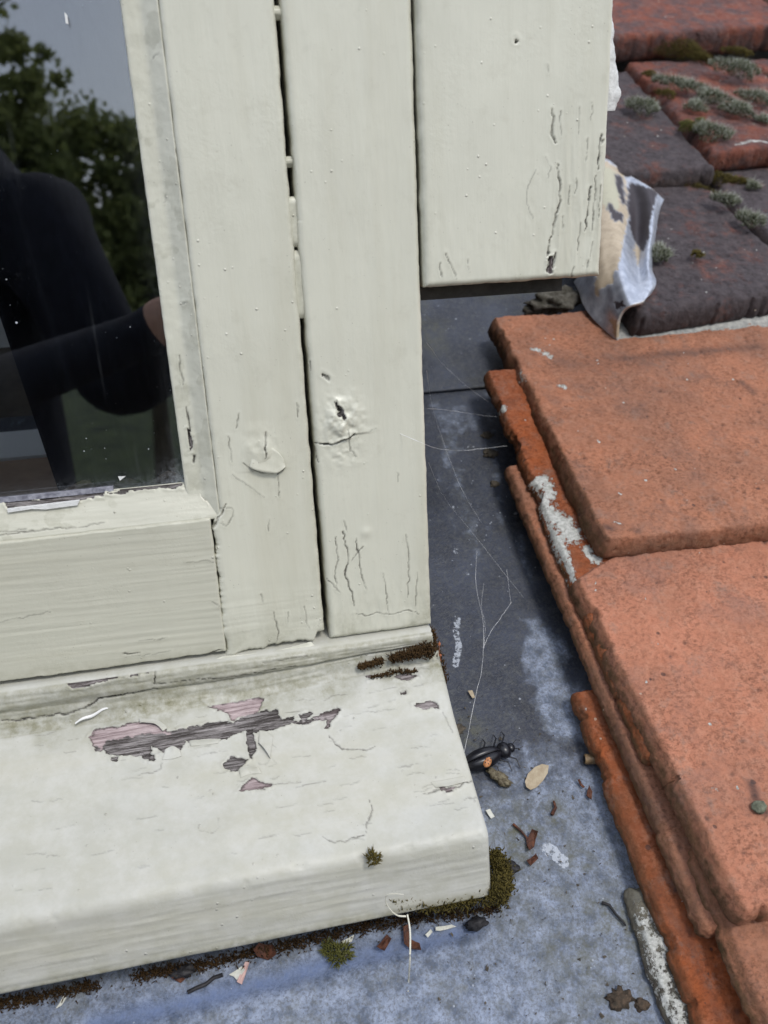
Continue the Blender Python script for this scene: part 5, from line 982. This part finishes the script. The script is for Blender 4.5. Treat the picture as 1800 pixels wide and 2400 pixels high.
for pts, lb in [([(548, 2056), (560, 2040), (590, 2046), (598, 2066), (580, 2075), (556, 2068)], 'dark red leaf fragment half under the middle of the sill'), ([(870, 2006), (880, 2000), (888, 2030), (905, 2040), (908, 2056), (885, 2050), (872, 2040)], 'crumpled rusty leaf under the sill beside the pale grass stalk'),
                ([(1136, 1820), (1146, 1795), (1158, 1802), (1152, 1832), (1140, 1842)], 'reddish bud scale on the lead right of the sill corner'), ([(1135, 1862), (1155, 1848), (1160, 1858), (1145, 1872)], 'small rusty husk below the reddish bud scale'), ([(812, 2050), (835, 2020), (845, 2030), (830, 2056)], 'brown husk under the sill left of the rusty leaf'), ([(372, 2115), (388, 2108), (402, 2116), (390, 2124)], 'curled brown husk under the left part of the sill'),
                ([(1245, 1688), (1250, 1686), (1262, 1702), (1258, 1704)], 'tiny orange splinter on the pale lead beside the seed wing'), ([(1265, 1720), (1270, 1700), (1278, 1712), (1276, 1730)], 'tiny brown hooked husk beside the orange splinter')]:
    plate('leaf_fragment', pts, -.0148, .0006, RUST, lb, 'leaf fragment', curl=.9, tilt=(random.uniform(-.3, .3), random.uniform(-.1, .3)), group='brown leaf fragments on the lead')
def twig(pts, r_, mat, label, name='twig', cat='twig', w_=-.0152, group=None, taper=.6, k=6):
    P = [LP(px, py, w_+r_) for px, py in pts]; P = [p+RN*random.uniform(0, r_*.3) for p in P]; v_, f_ = tube_mesh(P, [r_*(1-(1-taper)*i/(len(P)-1)) for i in range(len(P))], k); return mesh_obj(name, v_, f_, mat, loc=tuple(P[0]), label=label, cat=cat, group=group)
twig([(405, 2144), (425, 2134), (445, 2126), (462, 2112), (481, 2106)], .0011, BLK, 'short straight black twig lying on the lead below the sill', taper=1.)
twig([(1300, 1950), (1316, 1955), (1330, 1975), (1345, 1990), (1352, 2000)], .0010, BLK, 'bent dark twig on the lead left of the lichen crusted tile end')
twig([(1372, 2018), (1385, 2030), (1398, 2045)], .0009, BLK, 'dark blue splinter beside the lichen crusted tile end'); twig([(1378, 2005), (1390, 2025), (1400, 2040)], .0006, BLK, 'thinner dark splinter against the lichen crusted tile end')
twig([(1108, 1780), (1125, 1795), (1138, 1810), (1140, 1830)], .0009, RUST, 'brown stalk on the lead right of the sill corner'); twig([(1192, 1760), (1200, 1745), (1196, 1730)], .0012, RUST, 'short brown stub on the greenish patch of lead')
lump('soot_clump', tuple(LP(1106, 1875, -.011)), (.0045, .0032, .003), BLK, 33, 'black sooty clump beside the olive moss at the sill corner', 'dirt', amp=.9, sc_f=2.5)
lump('soot_clump', tuple(LP(1030, 1995, -.012)), (.006, .0035, .003), BLK, 34, 'dark clump of rotted leaves under the right corner of the sill', 'dirt', amp=.9, sc_f=2.5)
lump('soot_clump', tuple(LP(395, 2098, -.012)), (.006, .003, .002), BLK, 35, 'dark clump of rotted leaves under the left half of the sill', 'dirt', amp=.9, sc_f=2.5)
lump('soot_clump', tuple(LP(742, 2063, -.013)), (.003, .002, .0015), BLK, 36, 'small black pellet beside the yellow green moss tuft', 'dirt', amp=.3)
# specks of grit: too many and too small to count
r = np.random.default_rng(12); parts = []
for i in range(420):
    px, py = r.uniform(940, 1420), r.uniform(1500, 2205)
    if r.uniform() < .4: px, py = r.uniform(0, 1100), 0; py = 2150-px*.19+abs(r.normal())*22
    u_, v_ = roof_hit(px, py, -.016)
    if u_ > .085 or (v_ > .0 and u_ < .003): continue
    c_ = roof_uvw(u_, v_, -.0150); s_ = r.uniform(.0002, .0008); q = r.normal(size=(4, 3))*s_; parts.append(([c_+q[0], c_+q[1], c_+q[2], c_+q[3]], [(0, 1, 2), (0, 2, 3), (0, 3, 1), (1, 3, 2)]))
V, Fq = merge(parts); mesh_obj('grit', V, Fq, MUD, loc=tuple(RB), smooth=False, kind='stuff', label='fine grit and crumbs scattered on the lead')
# tiny tube-like snail shell and grey green blob on the tiles
e = lump('lichen_blob', tuple(roof_uvw(*roof_hit(1640, 1745, .045), .0455)), (.0045, .0035, .0016), simple_mat('grey_green_lichen', C4(.05, .055, .035), C4(.16, .17, .12), 300, .9), 51, 'grey green lichen blob on the salmon tile at the right border of the photo', 'lichen', amp=.5)
A0, A1 = LP(1262, 1640, -.012), LP(1292, 1640, -.012); sh = empty('snail_shell', tuple(LP(1272, 1640)), 'small brown tube shaped shell tucked against the lowest verge tile', 'shell')
v_, f_ = tube_mesh([A0, A0+(A1-A0)*.1, A1], [.0028, .0034, .0030], 14); mesh_obj('shell_body', v_, f_, simple_mat('brown_shell', C4(.12, .075, .035), C4(.22, .15, .08), 300, .35), sh)
v_, f_ = tube_mesh([A0-(A1-A0)*.03, A0+(A1-A0)*.06], [.0019, .0019], 14); mesh_obj('shell_mouth', v_, f_, BLK, sh)

# dead beetle, ladybird and husk beside the sill end
BB = NB('black_beetle_shell'); BBM = BB.done(C4(.006, .006, .009), .32, .5)
bee = empty('dead_beetle', tuple(LP(1060, 1640)), 'dead glossy black beetle on the lead beside the end of the sill', 'beetle')
bu0, bv0 = roof_hit(1060, 1632, -.011); ax_ = np.array(roof_hit(1105, 1612, -.011))-np.array(roof_hit(1022, 1645, -.011)); Lb = np.linalg.norm(ax_); ax_ /= Lb; pr_ = np.array([-ax_[1], ax_[0]])
def bp(a, b_, h): return roof_uvw(bu0+ax_[0]*a+pr_[0]*b_, bv0+ax_[1]*a+pr_[1]*b_, -.016+h)
def ell(a, b_, h, ra, rb, rh, half=0, n=22, m=12):
    V, Fq = [], []
    for i in range(n+1):
        t = math.pi*i/n
        for j in range(m):
            p = 2*math.pi*j/m; yy = math.sin(t)*math.cos(p)
            if half: yy = max(yy*half, 0.02)*half
            V.append(bp(a-math.cos(t)*ra, b_+yy*rb, h+math.sin(t)*math.sin(p)*rh))
    for i in range(n):
        for j in range(m): Fq.append((i*m+j, (i+1)*m+j, (i+1)*m+(j+1) % m, i*m+(j+1) % m))
    return V, Fq
mesh_obj('wing_case', *ell(-.006, .0, .0055, .0135, .0068, .0058, 1), BBM, bee); mesh_obj('wing_case', *ell(-.006, -.0003, .0055, .0135, .0068, .0058, -1), BBM, bee)
mesh_obj('thorax', *ell(.0095, 0, .005, .0048, .0055, .0045), BBM, bee); mesh_obj('head', *ell(.0145, .0, .0045, .0030, .0032, .0028), BBM, bee); mesh_obj('abdomen', *ell(-.005, 0, .004, .0130, .006, .004), BBM, bee)
for a, s_ in [(.010, 1), (.010, -1), (.004, 1), (.004, -1), (-.004, 1), (-.004, -1)]:
    k1, k2, k3 = bp(a, s_*.004, .004), bp(a+.004, s_*.0085, .0065), bp(a+.0055, s_*.013, .001); v_, f_ = tube_mesh([k1, k2, k3], [.0006, .00045, .0003], 5); mesh_obj('leg', v_, f_, BBM, bee)
for s_ in (1, -1): v_, f_ = tube_mesh([bp(.0165, s_*.0015, .005), bp(.020, s_*.003, .0065), bp(.0225, s_*.002, .005)], [.0003, .00025, .0002], 5); mesh_obj('antenna', v_, f_, BBM, bee)
lad = empty('dead_ladybird', tuple(LP(1053, 1650)), 'tiny dead orange ladybird with black spots lying against the black beetle', 'ladybird')
_o = (bu0, bv0, ax_, pr_); bu0, bv0 = roof_hit(1053, 1645, -.006); ax_ = nrm(np.array(roof_hit(1058, 1632, -.006))-np.array([bu0, bv0])); pr_ = np.array([-ax_[1], ax_[0]])
LBM = simple_mat('ladybird_orange', C4(.45, .17, .06), C4(.52, .24, .10), 500, .3)
mesh_obj('shell', *ell(0, 0, .0095, .0038, .0026, .0020), LBM, lad); mesh_obj('head', *ell(.0038, 0, .0092, .0010, .0014, .0010), BBM, lad)
for a, b_ in [(.0022, .0008), (.0022, -.0010), (.0004, .0015), (.0004, -.0014), (.0004, 0), (-.0016, .0010), (-.0016, -.0010)]:
    hh = .0095+.0020*math.sqrt(max(0, 1-(a/.0038)**2-(b_/.0026)**2)); mesh_obj('spot', *ell(a, b_, hh, .00045, .0004, .0002, n=6, m=8), BBM, lad)
HSK = simple_mat('dried_husk', C4(.045, .03, .015), C4(.22, .19, .12), 420, .6, .0006)
lump('insect_husk', tuple(LP(1075, 1676, -.0125)), (.0085, .0030, .0026), HSK, 44, 'dry mottled insect husk lying below the dead beetle', 'husk', rot=-.75, amp=.8, sc_f=2.6)
lump('insect_husk', tuple(LP(1090, 1690, -.013)), (.0040, .0030, .0024), HSK, 45, 'dark end of a husk with pale fragments, lowest of the insect remains', 'husk', rot=-.5, amp=.8, sc_f=3)
# pale grass stalk
STR = simple_mat('pale_straw', C4(.62, .60, .48), C4(.72, .70, .60), 200, .5)
def R5(x, y): return ((600+.3918*x)/S, (1900+.3918*y)/S)
cu = [hit(*R5(x, y), (0, 1, 0), -.112-.0015*i) for i, (x, y) in enumerate([(895, 632), (850, 628), (815, 605), (785, 565), (774, 530), (785, 505), (830, 497), (885, 502)])]
lo = [hit(*R5(x, y), (0, 1, 0), yy) for x, y, yy in [(905, 620, -.112), (918, 690, -.116), (923, 760, -.121), (920, 900, -.127)]]; lo.append(LP(*R5(912, 1020), -.0150)); lo.append(LP(*R5(910, 1085), -.0155))
gs = empty('grass_stalk', tuple(lo[-1]), 'pale dry grass stalk curling over the sill nose down to the lead', 'grass stalk')
def smooth_path(P, n=40): return [p for p in catmull(np.array(P), n)]
v_, f_ = tube_mesh(smooth_path(lo), [.00045]*40, 6); mesh_obj('stalk', v_, f_, STR, gs); v_, f_ = tube_mesh(smooth_path(cu), [.00048-.0000085*i for i in range(40)], 6); mesh_obj('curled_leaf', v_, f_, STR, gs)
# curling paint on the window
def curl(name, a, b_, wd, lift, mat, parent, plane):
    A0, B0 = plane(*a), plane(*b_); n = 14; V = []
    for i in range(n):
        t = i/(n-1); P = A0*(1-t)+B0*t; w2 = wd*math.sin(math.pi*min(max(t, .06), .96))**.5
        for j in range(6): q = j/5; V.append(P+np.array([0, -lift*math.sin(q*2.4)-.0004, w2*(q-.5)+.0006*math.sin(t*9)]))
    V2 = [v+np.array([0, .0004, -.0001]) for v in V]; mesh_obj(name, V+V2, [tuple(f) for f in np.concatenate([grid_faces(n, 6), grid_faces(n, 6, n*6)[:, ::-1]]).tolist()], mat, parent)
curl('peeling_paint', (165, 1560), (236, 1527), .0030, .003, FLAKE, frame, lambda x, y: topP(x, y, .001))
curl('peeling_paint', (452, 1022), (616, 1012), .0028, .0012, CRM, case, lambda x, y: PY(x, y, -.0010)) if False else None
def flap(hinge, free, plane, lift, mat, parent, name='peeling_paint', thick=.0004, rough=.0004, n=16, m=12):
    H = catmull(np.array(hinge, float), n); F_ = catmull(np.array(free, float), n); V = []
    for i in range(n):
        for j in range(m):
            t = j/(m-1); p = H[i]*(1-t)+F_[i]*t; P = plane(p[0], p[1]); e = math.sin(math.pi*min(max(i/(n-1), .0), 1.))**.4; V.append(P[0]+P[1]*(.0003+lift*e*t**1.8+rough*float(vn(P[0], 420, 3))*t*e))
    V = np.array(V); nn_ = plane(*hinge[0])[1]; V2 = V-nn_*thick; N = n*m; idx = np.concatenate([np.arange(n)*m, (n-1)*m+np.arange(1, m), (np.arange(n-2, -1, -1))*m+m-1, np.arange(m-2, 0, -1)])
    Fq = np.concatenate([grid_faces(n, m), grid_faces(n, m, N)[:, ::-1], np.stack([idx, idx+N, np.roll(idx, -1)+N, np.roll(idx, -1)], -1)]); mesh_obj(name, np.concatenate([V, V2]), Fq, mat, parent)
_fv = lambda yy: (lambda x, y: (PY(x, y, yy), np.array([0, -1., 0])))
_ft = lambda x, y: (topP(x, y, .0), SN)
flap([(548, 975), (572, 962), (598, 974), (612, 990)], [(538, 1008), (556, 1016), (584, 1021), (601, 1020), (617, 1008)], _fv(-.0016), .0013, PAINT_V, case)
if False: flap([(676, 910), (700, 893), (728, 898), (752, 915)], [(680, 956), (702, 962), (728, 961), (765, 940)], _fv(-.0026), .0013, PAINT_V, frame, rough=.0012)
flap([(480, 1418), (540, 1412), (600, 1404), (672, 1386)], [(448, 1430), (530, 1424), (610, 1412), (682, 1396)], _fv(-.0012), .0028, PAINT_V, case, rough=.001)
flap([(560, 1578), (575, 1580), (590, 1590)], [(558, 1606), (572, 1622), (584, 1640)], _ft, .0022, PAINT_S, frame)
flap([(470, 1606), (440, 1610), (412, 1612)], [(478, 1598), (444, 1600), (408, 1602)], _ft, .0016, PAINT_S, frame)
flap([(300, 1552), (340, 1556), (362, 1572)], [(302, 1562), (335, 1566), (352, 1580)], _ft, .0014, PAINT_S, frame)
flap([(350, 1642), (372, 1640), (392, 1634)], [(356, 1622), (374, 1616), (390, 1622)], _ft, .0020, PAINT_S, frame)
flap([(520, 1680), (545, 1672), (566, 1672)], [(515, 1664), (540, 1658), (560, 1660)], _ft, .0022, PAINT_S, frame)
flap([(612, 1532), (640, 1528), (668, 1524)], [(614, 1542), (640, 1540), (664, 1536)], _ft, .0014, PAINT_S, frame)
flap([(860, 1500), (885, 1496), (905, 1496)], [(862, 1508), (885, 1506), (903, 1505)], _ft, .0012, PAINT_S, frame)
flap([(930, 1690), (965, 1684), (1005, 1676)], [(940, 1702), (970, 1700), (1004, 1690)], _ft, .0012, PAINT_S, frame)
for pts, nm_ in [([(16, 1099), (172, 1080), (168, 1090), (100, 1099), (70, 1098), (18, 1106)], 'chip')]:
    P = [PY(x, y, .0075) for x, y in pts]; P2 = [p+np.array([0, .001, 0]) for p in P]; n = len(P); P = [p+np.array([0, -.0012, 0]) for p in P]
    mesh_obj('bare_undercoat', P+P2, [tuple(range(n))[::-1], tuple(range(n, 2*n))]+[(i, (i+1) % n, n+(i+1) % n, n+i) for i in range(n)], FLAKE, case, smooth=False)
for (x, y, s_, lb) in [(263, 1033, 8, 'pale triangular paint chip stuck to the inside corner of the dark glass'), (143, 38, 7, 'pale sliver stuck high on the glass in front of the reflected sky')]:
    q = [PY(x-s_, y-s_*.4, .0118), PY(x+s_, y-s_*.5, .0118), PY(x-s_*.5, y+s_*.7, .0118)] if s_ == 8 else [PY(x-4, y-12, .0118), PY(x+2, y-6, .0118), PY(x+5, y+14, .0118), PY(x-1, y+12, .0118)]
    n = len(q); q2 = [p+np.array([0, .0005, 0]) for p in q]; mesh_obj('paint_chip', q+q2, [tuple(range(n))[::-1], tuple(range(n, 2*n))]+[(i, (i+1) % n, n+(i+1) % n, n+i) for i in range(n)], FLAKE, loc=tuple(q[0]), smooth=False, label=lb, cat='paint chip')
# cobweb threads
WEB = simple_mat('cobweb_silk', C4(.75, .75, .75), C4(.82, .82, .82), 100, .5)
def thread(pts, name='cobweb_thread', r_=.00011, label=None):
    P = smooth_path(pts, 26); P = [p+np.array([random.gauss(0, .00012), 0, random.gauss(0, .00012)]) for p in P]; v_, f_ = tube_mesh(P, [r_*random.uniform(.45, .95) for _ in range(26)], 4); return v_, f_
def web(threads, label):
    V, Fq = merge([thread(t, r_=r2) for t, r2 in threads]); mesh_obj('cobweb', V, Fq, WEB, loc=tuple(np.array(threads[0][0][0])), label=label, cat='cobweb')
J_ = lambda x, y: PY(x, y, .001); T_ = lambda x, y, w_=.012: LP(x, y, w_)
web([([J_(924, 882), T_(975, 887, .02), T_(1040, 897, .024), T_(1075, 900, .030)], .00012)], 'upper cobweb thread stretched from the jamb to the verge tiles')
web([([J_(864, 936)-[0, .001, 0], J_(922, 961)-[0, .001, 0], T_(955, 971, .02), T_(1000, 973, .022), T_(1050, 968, .022), T_(1095, 963, .026)], .00014)], 'sagging cobweb thread from the jamb across the dark lead to the second tile edge')
web([([J_(921, 740), T_(960, 790, .01), T_(1010, 835, .012), T_(1055, 868, .022)], .00009), ([J_(921, 800), T_(940, 900, .005), T_(990, 1040, .004), T_(1040, 1130, -.002)], .00008), ([J_(926, 1000), T_(960, 1075, .004), T_(1020, 1150, 0), T_(1130, 1290, -.004)], .00007)], 'faint spread of fine cobweb threads over the dark lead beside the jamb')
web([([T_(1030, 1190, -.008), T_(1028, 1260, -.004), T_(1043, 1340, 0), T_(1044, 1400, 0), T_(1040, 1450, 0), T_(1028, 1500, -.004), T_(1012, 1580, -.008), T_(1003, 1625, -.013)], .00014), ([T_(1044, 1400, 0), T_(1060, 1365, 0), T_(1085, 1330, 0), T_(1105, 1300, -.004)], .00014), ([T_(1045, 1260, 0), T_(1040, 1310, 0), T_(1048, 1350, 0), T_(1045, 1400, 0)], .00008), ([T_(1095, 1230, 0), T_(1100, 1275, 0), T_(1104, 1305, -.002)], .00010)], 'forked cobweb strand hanging over the dark lead down to the dead beetle')
